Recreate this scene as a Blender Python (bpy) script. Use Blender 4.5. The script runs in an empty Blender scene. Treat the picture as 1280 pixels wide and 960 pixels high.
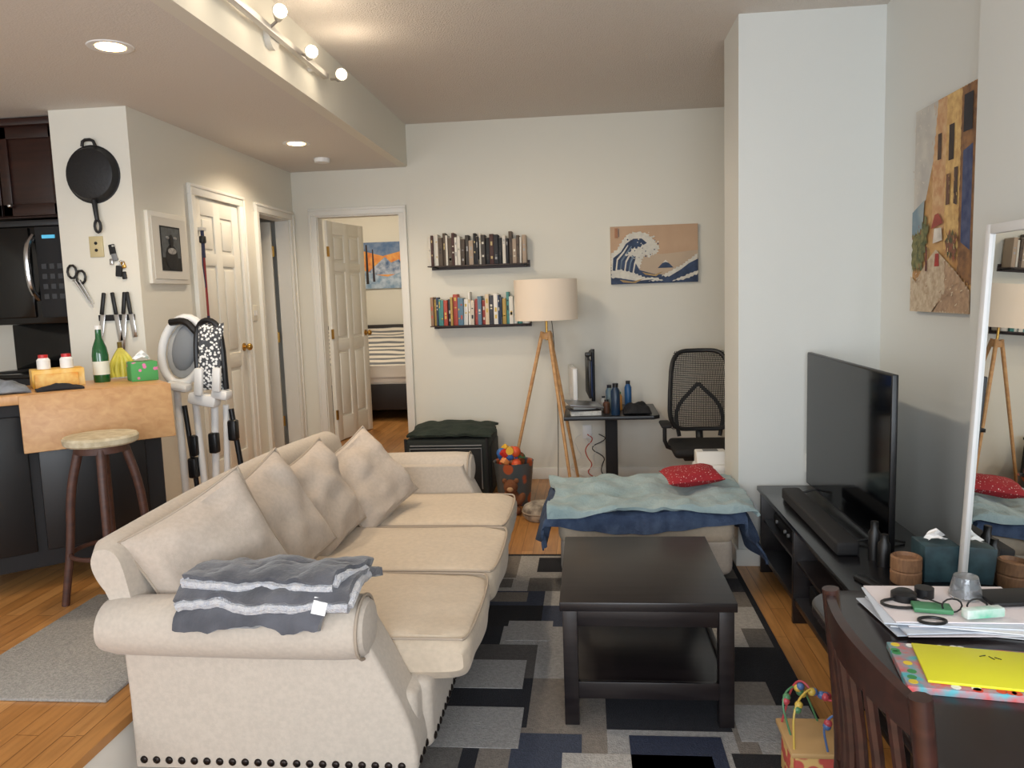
import bpy, bmesh, math, random
from mathutils import Vector, Matrix, noise, Euler
random.seed(7)
scene=bpy.context.scene
try:
    scene.view_settings.view_transform='Standard'; scene.view_settings.look='None'
except Exception: pass
# ---------------------------------------------------------------- materials
def lin(c):
    return tuple(((x/255)/12.92 if x/255<=.04045 else ((x/255+.055)/1.055)**2.4) for x in c)+(1,)
MC={}
def mat(name,c,rough=.6,metal=0,nz=0,ns=20,bump=0,bs=60,spec=.5,emit=0,c2=None,trans=0,coat=0,sheen=0):
    if name in MC: return MC[name]
    m=bpy.data.materials.new(name);m.use_nodes=True;nt=m.node_tree;N=nt.nodes;L=nt.links;p=N['Principled BSDF']
    col=lin(c);p.inputs['Base Color'].default_value=col;p.inputs['Roughness'].default_value=rough
    p.inputs['Metallic'].default_value=metal;p.inputs['Specular IOR Level'].default_value=spec
    if trans:p.inputs['Transmission Weight'].default_value=trans
    if coat:p.inputs['Coat Weight'].default_value=coat
    if sheen:p.inputs['Sheen Weight'].default_value=sheen
    if emit:
        p.inputs['Emission Color'].default_value=col;p.inputs['Emission Strength'].default_value=emit
    tc=N.new('ShaderNodeTexCoord')
    if nz or c2:
        t=N.new('ShaderNodeTexNoise');t.inputs['Scale'].default_value=ns;t.inputs['Detail'].default_value=4
        L.new(tc.outputs['Object'],t.inputs['Vector'])
        r=N.new('ShaderNodeValToRGB');r.color_ramp.elements[0].position=.35;r.color_ramp.elements[1].position=.65
        if c2: a,b=col,lin(c2)
        else:
            a=tuple(x*(1-nz) for x in col[:3])+(1,);b=tuple(min(1,x*(1+nz)) for x in col[:3])+(1,)
        r.color_ramp.elements[0].color=a;r.color_ramp.elements[1].color=b
        L.new(t.outputs['Fac'],r.inputs['Fac']);L.new(r.outputs['Color'],p.inputs['Base Color'])
    if bump:
        t=N.new('ShaderNodeTexNoise');t.inputs['Scale'].default_value=bs;t.inputs['Detail'].default_value=3
        L.new(tc.outputs['Object'],t.inputs['Vector'])
        b=N.new('ShaderNodeBump');b.inputs['Strength'].default_value=bump;b.inputs['Distance'].default_value=.01
        L.new(t.outputs['Fac'],b.inputs['Height']);L.new(b.outputs['Normal'],p.inputs['Normal'])
    MC[name]=m;return m
def wood(name,c1,c2,rough=.4,scale=(1,12,12),ns=3):
    if name in MC:return MC[name]
    m=mat(name,c1,rough);nt=m.node_tree;N=nt.nodes;L=nt.links;p=N['Principled BSDF']
    tc=N.new('ShaderNodeTexCoord');mp=N.new('ShaderNodeMapping');mp.inputs['Scale'].default_value=scale
    t=N.new('ShaderNodeTexNoise');t.inputs['Scale'].default_value=ns;t.inputs['Detail'].default_value=6;t.inputs['Distortion'].default_value=.6
    r=N.new('ShaderNodeValToRGB');r.color_ramp.elements[0].position=.3;r.color_ramp.elements[1].position=.7
    r.color_ramp.elements[0].color=lin(c1);r.color_ramp.elements[1].color=lin(c2)
    L.new(tc.outputs['Object'],mp.inputs[0]);L.new(mp.outputs[0],t.inputs['Vector']);L.new(t.outputs['Fac'],r.inputs[0]);L.new(r.outputs[0],p.inputs['Base Color'])
    return m
def plankfloor(name):
    m=mat(name,(170,115,65),.28);nt=m.node_tree;N=nt.nodes;L=nt.links;p=N['Principled BSDF']
    tc=N.new('ShaderNodeTexCoord');mp=N.new('ShaderNodeMapping');mp.inputs['Rotation'].default_value=(0,0,math.pi/2)
    L.new(tc.outputs['Object'],mp.inputs[0])
    b=N.new('ShaderNodeTexBrick');b.inputs['Scale'].default_value=1;b.inputs['Brick Width'].default_value=.9;b.inputs['Row Height'].default_value=.075
    b.inputs['Mortar Size'].default_value=.0015;b.inputs['Bias'].default_value=0;b.offset=.37;b.offset_frequency=2
    b.inputs['Color1'].default_value=lin((176,122,66));b.inputs['Color2'].default_value=lin((204,150,90));b.inputs['Mortar'].default_value=lin((120,76,38))
    L.new(mp.outputs[0],b.inputs['Vector'])
    m2=N.new('ShaderNodeMapping');m2.inputs['Scale'].default_value=(14,1.2,1);L.new(tc.outputs['Object'],m2.inputs[0])
    t=N.new('ShaderNodeTexNoise');t.inputs['Scale'].default_value=4;t.inputs['Detail'].default_value=6;L.new(m2.outputs[0],t.inputs['Vector'])
    mx=N.new('ShaderNodeMix');mx.data_type='RGBA';mx.blend_type='MULTIPLY';mx.inputs['Factor'].default_value=.5
    r=N.new('ShaderNodeValToRGB');r.color_ramp.elements[0].color=(.45,.4,.35,1);r.color_ramp.elements[1].color=(1,1,1,1);r.color_ramp.elements[0].position=.25;r.color_ramp.elements[1].position=.6
    L.new(t.outputs['Fac'],r.inputs[0]);L.new(b.outputs['Color'],mx.inputs[6]);L.new(r.outputs[0],mx.inputs[7]);L.new(mx.outputs[2],p.inputs['Base Color'])
    return m
def stripes(name,c1,c2,scale,axis='X',rough=.9,lo=.45,hi=.55):
    m=mat(name,c1,rough);nt=m.node_tree;N=nt.nodes;L=nt.links;p=N['Principled BSDF']
    tc=N.new('ShaderNodeTexCoord');w=N.new('ShaderNodeTexWave');w.bands_direction=axis;w.inputs['Scale'].default_value=scale;w.inputs['Distortion'].default_value=.3
    r=N.new('ShaderNodeValToRGB');r.color_ramp.elements[0].position=lo;r.color_ramp.elements[1].position=hi
    r.color_ramp.elements[0].color=lin(c1);r.color_ramp.elements[1].color=lin(c2)
    L.new(tc.outputs['Object'],w.inputs[0]);L.new(w.outputs['Fac'],r.inputs[0]);L.new(r.outputs[0],p.inputs['Base Color']);return m
def voro(name,c1,c2,scale,rough=.8,th=.3):
    m=mat(name,c1,rough);nt=m.node_tree;N=nt.nodes;L=nt.links;p=N['Principled BSDF']
    tc=N.new('ShaderNodeTexCoord');w=N.new('ShaderNodeTexVoronoi');w.inputs['Scale'].default_value=scale
    r=N.new('ShaderNodeValToRGB');r.color_ramp.elements[0].position=th;r.color_ramp.elements[1].position=th+.08
    r.color_ramp.elements[0].color=lin(c1);r.color_ramp.elements[1].color=lin(c2)
    L.new(tc.outputs['Object'],w.inputs['Vector']);L.new(w.outputs['Distance'],r.inputs[0]);L.new(r.outputs[0],p.inputs['Base Color']);return m

WALL=mat('wall_paint',(224,221,209),.75,bump=.05,bs=180)
WALLC=mat('wall_paint_cool',(216,218,214),.75,bump=.05,bs=180)
CEIL=mat('ceiling_popcorn',(222,214,205),.95,bump=1.0,bs=110)
CEILL=mat('ceiling_smooth',(218,213,206),.9,bump=.25,bs=120)
TRIM=mat('trim_white',(230,228,220),.45)
DOOR=mat('door_white',(226,223,213),.4)
FLOOR=plankfloor('oak_floor')
BLK=mat('black_plastic',(18,18,20),.4)
BLKG=mat('black_gloss',(8,9,11),.15)
BLKM=mat('black_matte',(26,26,28),.75)
WHT=mat('white_plastic',(232,232,230),.4)
CHR=mat('chrome',(200,200,200),.2,1)
STEEL=mat('brushed_steel_white',(205,203,198),.4,.2)
BRASS=mat('brass',(190,150,80),.3,1)
GREY=mat('grey_plastic',(120,122,125),.5)
ESP=wood('espresso_wood',(20,16,18),(34,29,30),.33)
ESPR=wood('walnut_red_wood',(40,22,18),(60,33,26),.35)
CREAM=mat('sofa_linen',(186,175,162),.95,nz=.05,ns=70,bump=.10,bs=260,sheen=.15)
CREAM2=mat('pillow_linen',(182,168,154),.95,nz=.05,ns=70,bump=.10,bs=260,sheen=.15)
CREAM3=mat('seat_linen',(194,178,157),.95,nz=.05,ns=50,bump=.10,bs=260,sheen=.15)
PIPE=mat('linen_piping',(166,152,136),.95)
LWOOD=wood('light_oak',(186,138,90),(208,164,112),.5)
# ---------------------------------------------------------------- builder
def chaik(P,n=2):
    for _ in range(n):
        Q=[]
        for i in range(len(P)):
            a,c=P[i],P[(i+1)%len(P)];Q.append(tuple(x*.75+y*.25 for x,y in zip(a,c)));Q.append(tuple(x*.25+y*.75 for x,y in zip(a,c)))
        P=Q
    return P
def rc(x0,y0,x1,y1,r,n=8):
    out=[]
    for (cx_,cy_,a0) in((x1-r,y1-r,0),(x0+r,y1-r,90),(x0+r,y0+r,180),(x1-r,y0+r,270)):
        for k in range(n+1):
            a=math.radians(a0+90*k/n);out.append((cx_+r*math.cos(a),cy_+r*math.sin(a)))
    return out
class B:
    def __init__(s): s.v=[];s.f=[];s.mi=[];s.mats=[];s.T=Matrix.Identity(4)
    def add(s,vs,fs,mt,M=None):
        if mt not in s.mats:s.mats.append(mt)
        k=s.mats.index(mt);o=len(s.v);A=s.T@(M if M else Matrix.Identity(4))
        s.v+=[tuple(A@Vector(v)) for v in vs]
        s.f+=[tuple(i+o for i in f) for f in fs];s.mi+=[k]*len(fs)
    def bm(s,b,mt,M=None):
        b.verts.ensure_lookup_table();b.verts.index_update()
        s.add([v.co.copy() for v in b.verts],[[v.index for v in f.verts] for f in b.faces],mt,M);b.free()
    def box(s,c,d,mt,bev=0,rot=(0,0,0),seg=2):
        b=bmesh.new();bmesh.ops.create_cube(b,size=1)
        for v in b.verts:v.co=Vector((v.co.x*d[0],v.co.y*d[1],v.co.z*d[2]))
        if bev:bmesh.ops.bevel(b,geom=b.edges[:],offset=min(bev,min(d)*.49),segments=seg,affect='EDGES',profile=.5)
        s.bm(b,mt,Matrix.Translation(c)@Euler(rot).to_matrix().to_4x4())
    def bx(s,lo,hi,mt,bev=0,seg=2):
        s.box([(a+b)/2 for a,b in zip(lo,hi)],[abs(b-a) for a,b in zip(lo,hi)],mt,bev,seg=seg)
    def cyl(s,p0,p1,r0,mt,r1=None,n=16):
        s.tube([p0,p1],r0,mt,n,r1=r1)
    def tube(s,path,r,mt,n=8,r1=None,smooth=0,closed=False):
        P=[Vector(p) for p in path]
        for _ in range(smooth):
            Q=[] if closed else [P[0]]
            rng=range(len(P)) if closed else range(len(P)-1)
            for i in rng:
                a,b_=P[i],P[(i+1)%len(P)];Q+=[a*.75+b_*.25,a*.25+b_*.75]
            if not closed:Q.append(P[-1])
            P=Q
        k=len(P);vs=[];fs=[];up=None
        for i,p in enumerate(P):
            if closed:d=P[(i+1)%k]-P[i-1]
            else:d=P[min(i+1,k-1)]-P[max(i-1,0)]
            d=d.normalized() if d.length>1e-9 else Vector((0,0,1))
            if up is None:up=d.orthogonal().normalized()
            up=(up-d*up.dot(d));up=up.normalized() if up.length>1e-6 else d.orthogonal().normalized()
            w=d.cross(up);rr=r if r1 is None else r+(r1-r)*i/(k-1)
            for j in range(n):
                a=2*math.pi*j/n;vs.append(p+up*math.cos(a)*rr+w*math.sin(a)*rr)
        for i in range(k if closed else k-1):
            for j in range(n):
                a=i*n+j;b_=i*n+(j+1)%n;c=((i+1)%k)*n+(j+1)%n;d=((i+1)%k)*n+j;fs.append((a,b_,c,d))
        if not closed:
            fs.append(tuple(range(n-1,-1,-1)));fs.append(tuple((k-1)*n+j for j in range(n)))
        s.add(vs,fs,mt)
    def sph(s,c,r,mt,rot=(0,0,0),n=16):
        if not hasattr(r,'__len__'):r=(r,r,r)
        b=bmesh.new();bmesh.ops.create_uvsphere(b,u_segments=n,v_segments=max(6,n//2),radius=1)
        s.bm(b,mt,Matrix.Translation(c)@Euler(rot).to_matrix().to_4x4()@Matrix.Diagonal((*r,1)))
    def lathe(s,c,prof,mt,rot=(0,0,0),n=24):
        vs=[];fs=[]
        for r,z in prof:
            for j in range(n):
                a=2*math.pi*j/n;vs.append((r*math.cos(a),r*math.sin(a),z))
        for i in range(len(prof)-1):
            for j in range(n):fs.append((i*n+j,i*n+(j+1)%n,(i+1)*n+(j+1)%n,(i+1)*n+j))
        if prof[0][0]>1e-4:fs.append(tuple(range(n-1,-1,-1)))
        if prof[-1][0]>1e-4:fs.append(tuple((len(prof)-1)*n+j for j in range(n)))
        s.add(vs,fs,mt,Matrix.Translation(c)@Euler(rot).to_matrix().to_4x4())
    def rings(s,R,mt):
        n=len(R[0]);vs=[p for r in R for p in r];fs=[]
        for i in range(len(R)-1):
            for j in range(n):fs.append((i*n+j,i*n+(j+1)%n,(i+1)*n+(j+1)%n,(i+1)*n+j))
        fs.append(tuple(range(n-1,-1,-1)));fs.append(tuple((len(R)-1)*n+j for j in range(n)))
        s.add(vs,fs,mt)
    def ext(s,pts,plane,lo,hi,mt,bev=0,seg=3):
        b=bmesh.new();f={'xz':lambda p,t:(p[0],t,p[1]),'yz':lambda p,t:(t,p[0],p[1]),'xy':lambda p,t:(p[0],p[1],t)}[plane]
        a=[b.verts.new(f(p,lo)) for p in pts];c=[b.verts.new(f(p,hi)) for p in pts];n=len(pts)
        f1=b.faces.new(a);f2=b.faces.new(c[::-1])
        for i in range(n):b.faces.new((a[i],c[i],c[(i+1)%n],a[(i+1)%n]))
        bmesh.ops.recalc_face_normals(b,faces=b.faces[:])
        if bev:
            ed=[e for e in b.edges if (e in f1.edges[:]) or (e in f2.edges[:])]
            bmesh.ops.bevel(b,geom=ed,offset=bev,segments=seg,affect='EDGES',profile=.5)
        s.bm(b,mt)
    def pillow(s,c,w,h,t,mt,rot=(0,0,0),n=16,pipe=None,wr=.012):
        vs=[];fs=[];
        for side in (1,-1):
            for i in range(n+1):
                for j in range(n+1):
                    u=-1+2*i/n;v=-1+2*j/n
                    k=(1-abs(u)**2.6)*(1-abs(v)**2.6);th=t*.5*max(k,0)**.45
                    x=u*w/2*(1-.07*(1-v*v)*abs(u)) ;y=v*h/2*(1-.07*(1-u*u)*abs(v))
                    sd_=side*3+s.T[1][3]*5
                    nn=noise.noise(Vector((u*1.7+c[0]*9,v*1.7+c[1]*7,sd_)))*wr*min(1,k*3)
                    if pipe:nn+=.010*noise.noise(Vector((u*3.5+sd_,v*2.2,sd_)))*min(1,k*2)-.006*abs(noise.noise(Vector((u*2+v*3,v*2-u*3,sd_+9))))*min(1,k*3)
                    vs.append((x,y,side*th+nn))
        m=(n+1)*(n+1)
        for sd in (0,1):
            for i in range(n):
                for j in range(n):
                    q=(sd*m+i*(n+1)+j,sd*m+(i+1)*(n+1)+j,sd*m+(i+1)*(n+1)+j+1,sd*m+i*(n+1)+j+1)
                    fs.append(q if sd==0 else q[::-1])
        M=Matrix.Translation(c)@Euler(rot).to_matrix().to_4x4();s.add(vs,fs,mt,M)
        if pipe:
            rim=[];
            def e(u,v):return M@Vector((u*w/2*(1-.07*(1-v*v)*abs(u)),v*h/2*(1-.07*(1-u*u)*abs(v)),0))
            for i in range(n):rim.append(e(-1+2*i/n,-1))
            for i in range(n):rim.append(e(1,-1+2*i/n))
            for i in range(n):rim.append(e(1-2*i/n,1))
            for i in range(n):rim.append(e(-1,1-2*i/n))
            s.tube(rim,.0055,pipe,6,closed=True)
    def sheet(s,fn,nu,nv,mt,th=.01):
        top=[Vector(fn(i/nu,j/nv)) for i in range(nu+1) for j in range(nv+1)]
        I=lambda i,j:i*(nv+1)+j
        nr=[]
        for i in range(nu+1):
            for j in range(nv+1):
                a=top[I(min(i+1,nu),j)]-top[I(max(i-1,0),j)];b_=top[I(i,min(j+1,nv))]-top[I(i,max(j-1,0))]
                n=a.cross(b_);nr.append(n.normalized() if n.length>1e-9 else Vector((0,0,1)))
        bot=[p-n*th for p,n in zip(top,nr)];o=len(top);fs=[]
        for i in range(nu):
            for j in range(nv):
                fs.append((I(i,j),I(i+1,j),I(i+1,j+1),I(i,j+1)));fs.append((o+I(i,j+1),o+I(i+1,j+1),o+I(i+1,j),o+I(i,j)))
        for i in range(nu):
            fs.append((I(i,0),o+I(i,0),o+I(i+1,0),I(i+1,0)));fs.append((I(i+1,nv),o+I(i+1,nv),o+I(i,nv),I(i,nv)))
        for j in range(nv):
            fs.append((I(0,j+1),o+I(0,j+1),o+I(0,j),I(0,j)));fs.append((I(nu,j),o+I(nu,j),o+I(nu,j+1),I(nu,j+1)))
        s.add(top+bot,fs,mt)
    def make(s,name,smooth=38,origin=True,subd=0):
        me=bpy.data.meshes.new(name)
        if origin:
            xs=list(zip(*s.v));c=Vector(((min(xs[0])+max(xs[0]))/2,(min(xs[1])+max(xs[1]))/2,min(xs[2])))
        else:c=Vector((0,0,0))
        me.from_pydata([tuple(Vector(v)-c) for v in s.v],[],s.f)
        for m in s.mats:me.materials.append(m)
        me.polygons.foreach_set('material_index',s.mi)
        if smooth:
            me.polygons.foreach_set('use_smooth',[True]*len(me.polygons))
        me.update();me.validate()
        if smooth:me.set_sharp_from_angle(angle=math.radians(smooth))
        o=bpy.data.objects.new(name,me);o.location=c;scene.collection.objects.link(o)
        return o
def one(name,lo,hi,mt,bev=0):
    b=B();b.bx(lo,hi,mt,bev);return b.make(name,origin=False)
# ---------------------------------------------------------------- camera
def camR(p,yaw,roll):
    cy,sy=math.cos(yaw),math.sin(yaw)
    f=Vector((-sy*math.cos(p),cy*math.cos(p),-math.sin(p)));r=Vector((cy,sy,0));u=r.cross(f)
    c,s_=math.cos(roll),math.sin(roll)
    return c*r-s_*u, s_*r+c*u, f
HC=1.632
r_,u_,f_=camR(.1132,.0984,.0326)
cd=bpy.data.cameras.new('camera');cam=bpy.data.objects.new('camera',cd);scene.collection.objects.link(cam)
cd.sensor_width=36;cd.lens=975/1280*36;cd.clip_start=.05
cam.matrix_world=Matrix(((r_.x,u_.x,-f_.x,0),(r_.y,u_.y,-f_.y,0),(r_.z,u_.z,-f_.z,HC),(0,0,0,1)))
scene.camera=cam
# ---------------------------------------------------------------- room shell
U=.32; ZC=3.12; ZL=2.77; CY=4.57
one('floor',(-1.53,-1.3,-.1),(1.75,7,0),FLOOR)
one('floor_upper',(-5,-1.3,U-.1),(-1.53,10,U),FLOOR)
one('trim_step_riser',(-1.53,-1.3,0),(-1.518,6.8,U-.03),TRIM)
one('trim_step_nosing',(-1.60,-1.3,U-.028),(-1.505,6.8,U+.003),FLOOR)
one('ceiling',(-1.52,-1.3,ZC),(1.75,7,ZC+.1),CEIL)
one('ceiling_lower',(-5,-1.3,ZL),(-1.60,6.95,ZL+.1),CEILL)
one('wall_soffit',(-1.60,-1.3,ZL),(-1.52,6.83,ZC+.05),WALL)
one('wall_north',(-1.53,6.8,-.1),(1.75,6.95,ZC),WALL)
b=B()
b.bx((-2.7,6.84,U),(-2.37,6.95,ZL),WALL);b.bx((-1.62,6.84,U),(-1.53,6.95,ZL),WALL);b.bx((-2.37,6.84,2.38),(-1.62,6.95,ZL),WALL)
b.make('wall_bedroom_doorway',origin=False)
b=B()
for y0,y1 in((4.35,5.04),(5.72,6.06),(6.72,6.95)):b.bx((-2.7,y0,U),(-2.58,y1,ZL),WALL)
b.bx((-2.7,5.04,2.36),(-2.58,5.72,ZL),WALL);b.bx((-2.7,6.06,2.35),(-2.58,6.72,ZL),WALL)
b.make('wall_west',origin=False)
one('wall_kitchen_end',(-3.05,4.35,U),(-2.7,4.47,ZL),WALL)
one('wall_kitchen_side',(-3.05,4.47,U),(-2.95,5.1,ZL),WALL)
one('wall_kitchen_back',(-5,5.1,U),(-2.95,5.2,ZL),WALL)
one('wall_kitchen_west',(-5.1,-1.3,U),(-5,10,ZL),WALL)
one('wall_closet',(-3.6,5.2,U),(-3.5,6.95,ZL),WALL)
one('wall_closet_back',(-3.6,6.95,U),(-2.7,7.05,ZL),WALL)
one('wall_bedroom_north',(-5,9.65,U),(-.5,9.75,ZL),WALL)
one('wall_bedroom_east',(-1.0,6.95,U),(-.9,9.65,ZL),WALL)
one('floor_bedroom',(-1.53,6.95,U-.1),(-.9,9.7,U),FLOOR)
one('ceiling_bedroom',(-5,6.95,ZL),(-.9,9.7,ZL+.1),CEILL)
one('wall_column',(.86,CY,0),(1.64,5.02,ZC),WALLC)
one('wall_east',(1.64,3.40,-.1),(1.76,7,ZC),WALLC)
one('wall_southeast',(1.575,-1.3,-.1),(1.76,3.40,ZC),WALLC)
b=B();ys,ye=-1.42,-1.3
b.bx((-5,ys,-.1),(1.76,ye,.75),WALL);b.bx((-5,ys,2.6),(1.76,ye,ZC+.1),WALL)
for x0,x1 in((-5,-4.2),(-2.4,-1.3),(1.3,1.76)):b.bx((x0,ys,.75),(x1,ye,2.6),WALL)
b.make('wall_south',origin=False)
for i,(x0,x1) in enumerate(((-4.2,-2.4),(-1.3,1.3))):
    b=B()
    for k in (0,1):
        z=.75+k*1.81;b.bx((x0,ys,z),(x1,ye,z+.04),TRIM)
    for k in range(4):
        x=x0+(x1-x0-.04)*k/3;b.bx((x,ys+.02,.79),(x+.04,ye-.02,2.56),TRIM)
    b.make('window_%d'%(i+1),origin=False)
one('baseboard_north',(-1.53,6.785,0),(1.64,6.8,.1),TRIM,.003)
one('baseboard_column',(.845,CY-.015,0),(1.64,CY,.1),TRIM,.003)
one('baseboard_column_side',(.845,CY,0),(.86,5.02,.1),TRIM,.003)
one('baseboard_southeast',(1.56,-1.3,0),(1.575,3.40,.1),TRIM,.003)
b=B();
for y0,y1 in((4.35,4.97),(5.79,5.99),(6.79,6.84)):b.bx((-2.58,y0,U),(-2.565,y1,U+.1),TRIM,.003)
b.make('baseboard_west',origin=False)
# doors -----------------------------------------------------------
def door6(b,w,h):
    t=.04;b.bx((.05,-t/2+.012,.05),(w-.05,t/2-.012,h-.05),DOOR)
    st=.105;mid=.1
    rows=[(.22,.22+.62*h/2.03),(.22+.62*h/2.03+.11,.22+.62*h/2.03+.11+.62*h/2.03),(h-.12-.25,h-.12)]
    b.bx((0,-t/2,0),(st,t/2,h),DOOR,.004);b.bx((w-st,-t/2,0),(w,t/2,h),DOOR,.004)
    b.bx((w/2-mid/2,-t/2+.0005,.01),(w/2+mid/2,t/2-.0005,h-.01),DOOR,.004)
    zs=[0]+[z for r in rows for z in r]+[h]
    for k in range(0,len(zs),2):b.bx((.02,-t/2+.001,zs[k]+.002),(w-.02,t/2-.001,zs[k+1]-.002),DOOR,.004)
    for z0,z1 in rows:
        for x0,x1 in((st,w/2-mid/2),(w/2+mid/2,w-st)):
            b.bx((x0+.024,-t/2+.003,z0+.024),(x1-.024,t/2-.003,z1-.024),DOOR,.008)
def knob(b,x,z,sg=1,m=BRASS):
    for s_ in(1,-1):
        b.cyl((x,0,z),(x,s_*.05,z),.011,m);b.cyl((x,s_*.02,z),(x,s_*.026,z),.03,m);b.sph((x,s_*.065,z),(.027,.022,.027),m)
b=B();b.T=Matrix(((0,-1,0,-2.605),(1,0,0,5.04),(0,0,1,U+.01),(0,0,0,1)));door6(b,.68,2.03);knob(b,.63,.98);b.make('door_1')
def casing(b,axis,fix,a0,a1,top,w=.07,t=.02,sg=1):
    def bb(p0,p1,z0,z1,tt,t0=0):
        if axis=='y':b.bx((fix+sg*t0,p0,z0),(fix+sg*tt,p1,z1),TRIM,.004)
        else:b.bx((p0,fix+sg*t0,z0),(p1,fix+sg*tt,z1),TRIM,.004)
    bb(a0-w,a0+.004,U,top,t);bb(a1-.004,a1+w,U,top,t);bb(a0-w,a1+w,top,top+w,t)
    bb(a0-w+.001,a0-w+.022,U,top+w-.023,t+.010,t-.003);bb(a1+w-.022,a1+w-.001,U,top+w-.023,t+.010,t-.003);bb(a0-w+.001,a1+w-.001,top+w-.022,top+w-.001,t+.010,t-.003)
b=B();casing(b,'y',-2.58,5.04,5.72,2.36);b.make('trim_door_1',origin=False)
b=B();casing(b,'y',-2.58,6.06,6.72,2.35);b.bx((-2.7,6.055,U),(-2.581,6.07,2.34),TRIM);b.bx((-2.7,6.71,U),(-2.581,6.725,2.34),TRIM);b.bx((-2.7,6.055,2.34),(-2.581,6.725,2.355),TRIM);b.make('trim_door_2',origin=False)
b=B();casing(b,'x',6.84,-2.37,-1.62,2.38,w=.065,sg=-1);b.bx((-2.375,6.841,U),(-2.36,6.96,2.37),TRIM);b.bx((-1.63,6.841,U),(-1.615,6.96,2.37),TRIM);b.bx((-2.375,6.841,2.37),(-1.615,6.96,2.385),TRIM);b.make('trim_door_3',origin=False)
b=B();a=math.radians(180+12);b.T=Matrix.Translation((-2.72,6.66,U+.01))@Matrix.Rotation(a,4,'Z');door6(b,.64,2.0);knob(b,.6,.98)
for z in(.25,1.0,1.75):b.box((0,-.02,z),(.03,.012,.09),BRASS)
b.make('door_2')
b=B();a=math.radians(80);b.T=Matrix.Translation((-2.345,6.98,U+.01))@Matrix.Rotation(a,4,'Z');door6(b,.73,2.03);knob(b,.67,.98)
for z in(.25,1.0,1.75):b.box((0,-.02,z),(.03,.012,.09),BRASS)
b.make('door_3')
# ---------------------------------------------------------------- ceiling fixtures
LIT=mat('lamp_glow',(255,236,200),.5,emit=6)
for p in((-2.05,3.38),(-2.06,5.62)):
    b=B();b.lathe((p[0],p[1],ZL),[(.062,-.001),(.085,-.006),(.095,-.004),(.098,0)],WHT);b.lathe((p[0],p[1],ZL),[(.001,-.004),(.06,-.004)],LIT);b.make('recessed_ceiling_light')
b=B();b.lathe((-2.09,6.25,ZL),[(.04,-.035),(.06,-.03),(.065,-.01),(.065,0)],WHT);b.make('smoke_detector')
b=B();xr=-1.46
b.bx((-1.485,3.1,2.905),(xr+.01,4.55,2.935),STEEL,.004)
for y in(3.3,4.4):b.cyl((-1.52,y,2.92),(-1.47,y,2.92),.012,STEEL)
b.cyl((-1.52,3.85,2.92),(-1.49,3.85,2.92),.06,STEEL,n=24)
heads=[(3.18,2.93),(3.6,2.95),(4.0,2.89),(4.49,2.91)]
SHD=mat('track_shade_steel',(150,146,140),.35,.6)
for y,z in heads:
    b.cyl((xr,y+.12,2.92),(xr+.055,y+.11,z+.005),.007,SHD)
    p0=Vector((xr+.045,y+.12,z+.01));p1=Vector((xr+.10,y,z))
    b.cyl(p0,p1,.018,SHD,r1=.034);b.sph(p1,.029,LIT)
b.make('track_light')
# ---------------------------------------------------------------- kitchen
CAB=wood('dark_cabinet',(34,18,14),(54,28,21),.35)
b=B();b.bx((-4.7,4.5,2.19),(-3.07,5.08,2.74),CAB)
for x0 in(-4.65,-4.26,-3.87,-3.475):
    x1=x0+.385;b.bx((x0,4.48,2.2),(x1,4.5,2.72),CAB,.003)
    for q in((x0,x0+.06,2.2,2.72),(x1-.06,x1,2.2,2.72),(x0,x1,2.2,2.27),(x0,x1,2.65,2.72)):b.bx((q[0],4.468,q[2]),(q[1],4.482,q[3]),CAB,.003)
for x in(-3.54,-3.42,-4.3,-4.2):b.sph((x,4.45,2.26),.014,CHR)
b.bx((-4.7,4.44,2.72),(-3.07,5.08,2.765),CAB,.008);b.make('kitchen_wall_cabinet')
MST=mat('microwave_dark_steel',(60,61,64),.3,.7)
b=B();b.bx((-3.84,4.46,1.55),(-3.08,5.05,2.17),BLKG,.01);b.bx((-3.82,4.445,1.59),(-3.32,4.47,2.13),BLKG,.008);b.bx((-3.28,4.447,1.59),(-3.1,4.47,2.13),BLKM,.005)
b.bx((-3.84,4.443,2.135),(-3.08,4.46,2.17),MST,.003)
b.tube([(-3.3,4.46,1.70),(-3.3,4.40,1.76),(-3.3,4.385,1.9),(-3.3,4.40,2.02),(-3.3,4.46,2.08)],.017,CHR,smooth=2)
SC=mat('display_glow',(90,190,230),.5,emit=.35);b.bx((-3.23,4.44,2.06),(-3.15,4.448,2.08),SC)
BTN=mat('button_grey',(60,62,66),.5)
for i in range(4):
    for j in range(3):b.bx((-3.25+j*.05,4.442,1.70+i*.06),(-3.22+j*.05,4.448,1.73+i*.06),BTN)
b.make('microwave_oven')
b=B();b.bx((-3.84,4.47,U),(-3.08,5.07,U+.9),BLKM,.01);b.bx((-3.84,4.47,U+.9),(-3.08,5.07,U+.925),BLKG,.004);b.bx((-3.84,4.9,U+.92),(-3.08,5.09,1.545),BLKG,.01)
b.tube([(-3.75,4.43,U+.78),(-3.17,4.43,U+.78)],.012,CHR);b.bx((-3.75,4.455,U+.2),(-3.17,4.475,U+.72),BLKG,.005)
GR=mat('green_digits',(60,255,140),.5,emit=1.5);b.bx((-3.3,4.892,U+1.02),(-3.22,4.902,U+1.035),GR)
for x in(-3.65,-3.27):
    for y in(4.62,4.82):b.lathe((x,y,U+.927),[(.09,0),(.09,.004),(.001,.004)],BLKM)
b.make('kitchen_range')
IRON=mat('cast_iron',(22,22,24),.5,bump=.2,bs=60)
b=B();c=(-2.81,4.35,2.40);R90=(math.pi/2,0,0)
b.lathe(c,[(.001,.045),(.128,.045),(.14,.04),(.16,.0),(.165,0),(.165,.004),(.150,.006),(.001,.004)],IRON,rot=R90,n=40)
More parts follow.
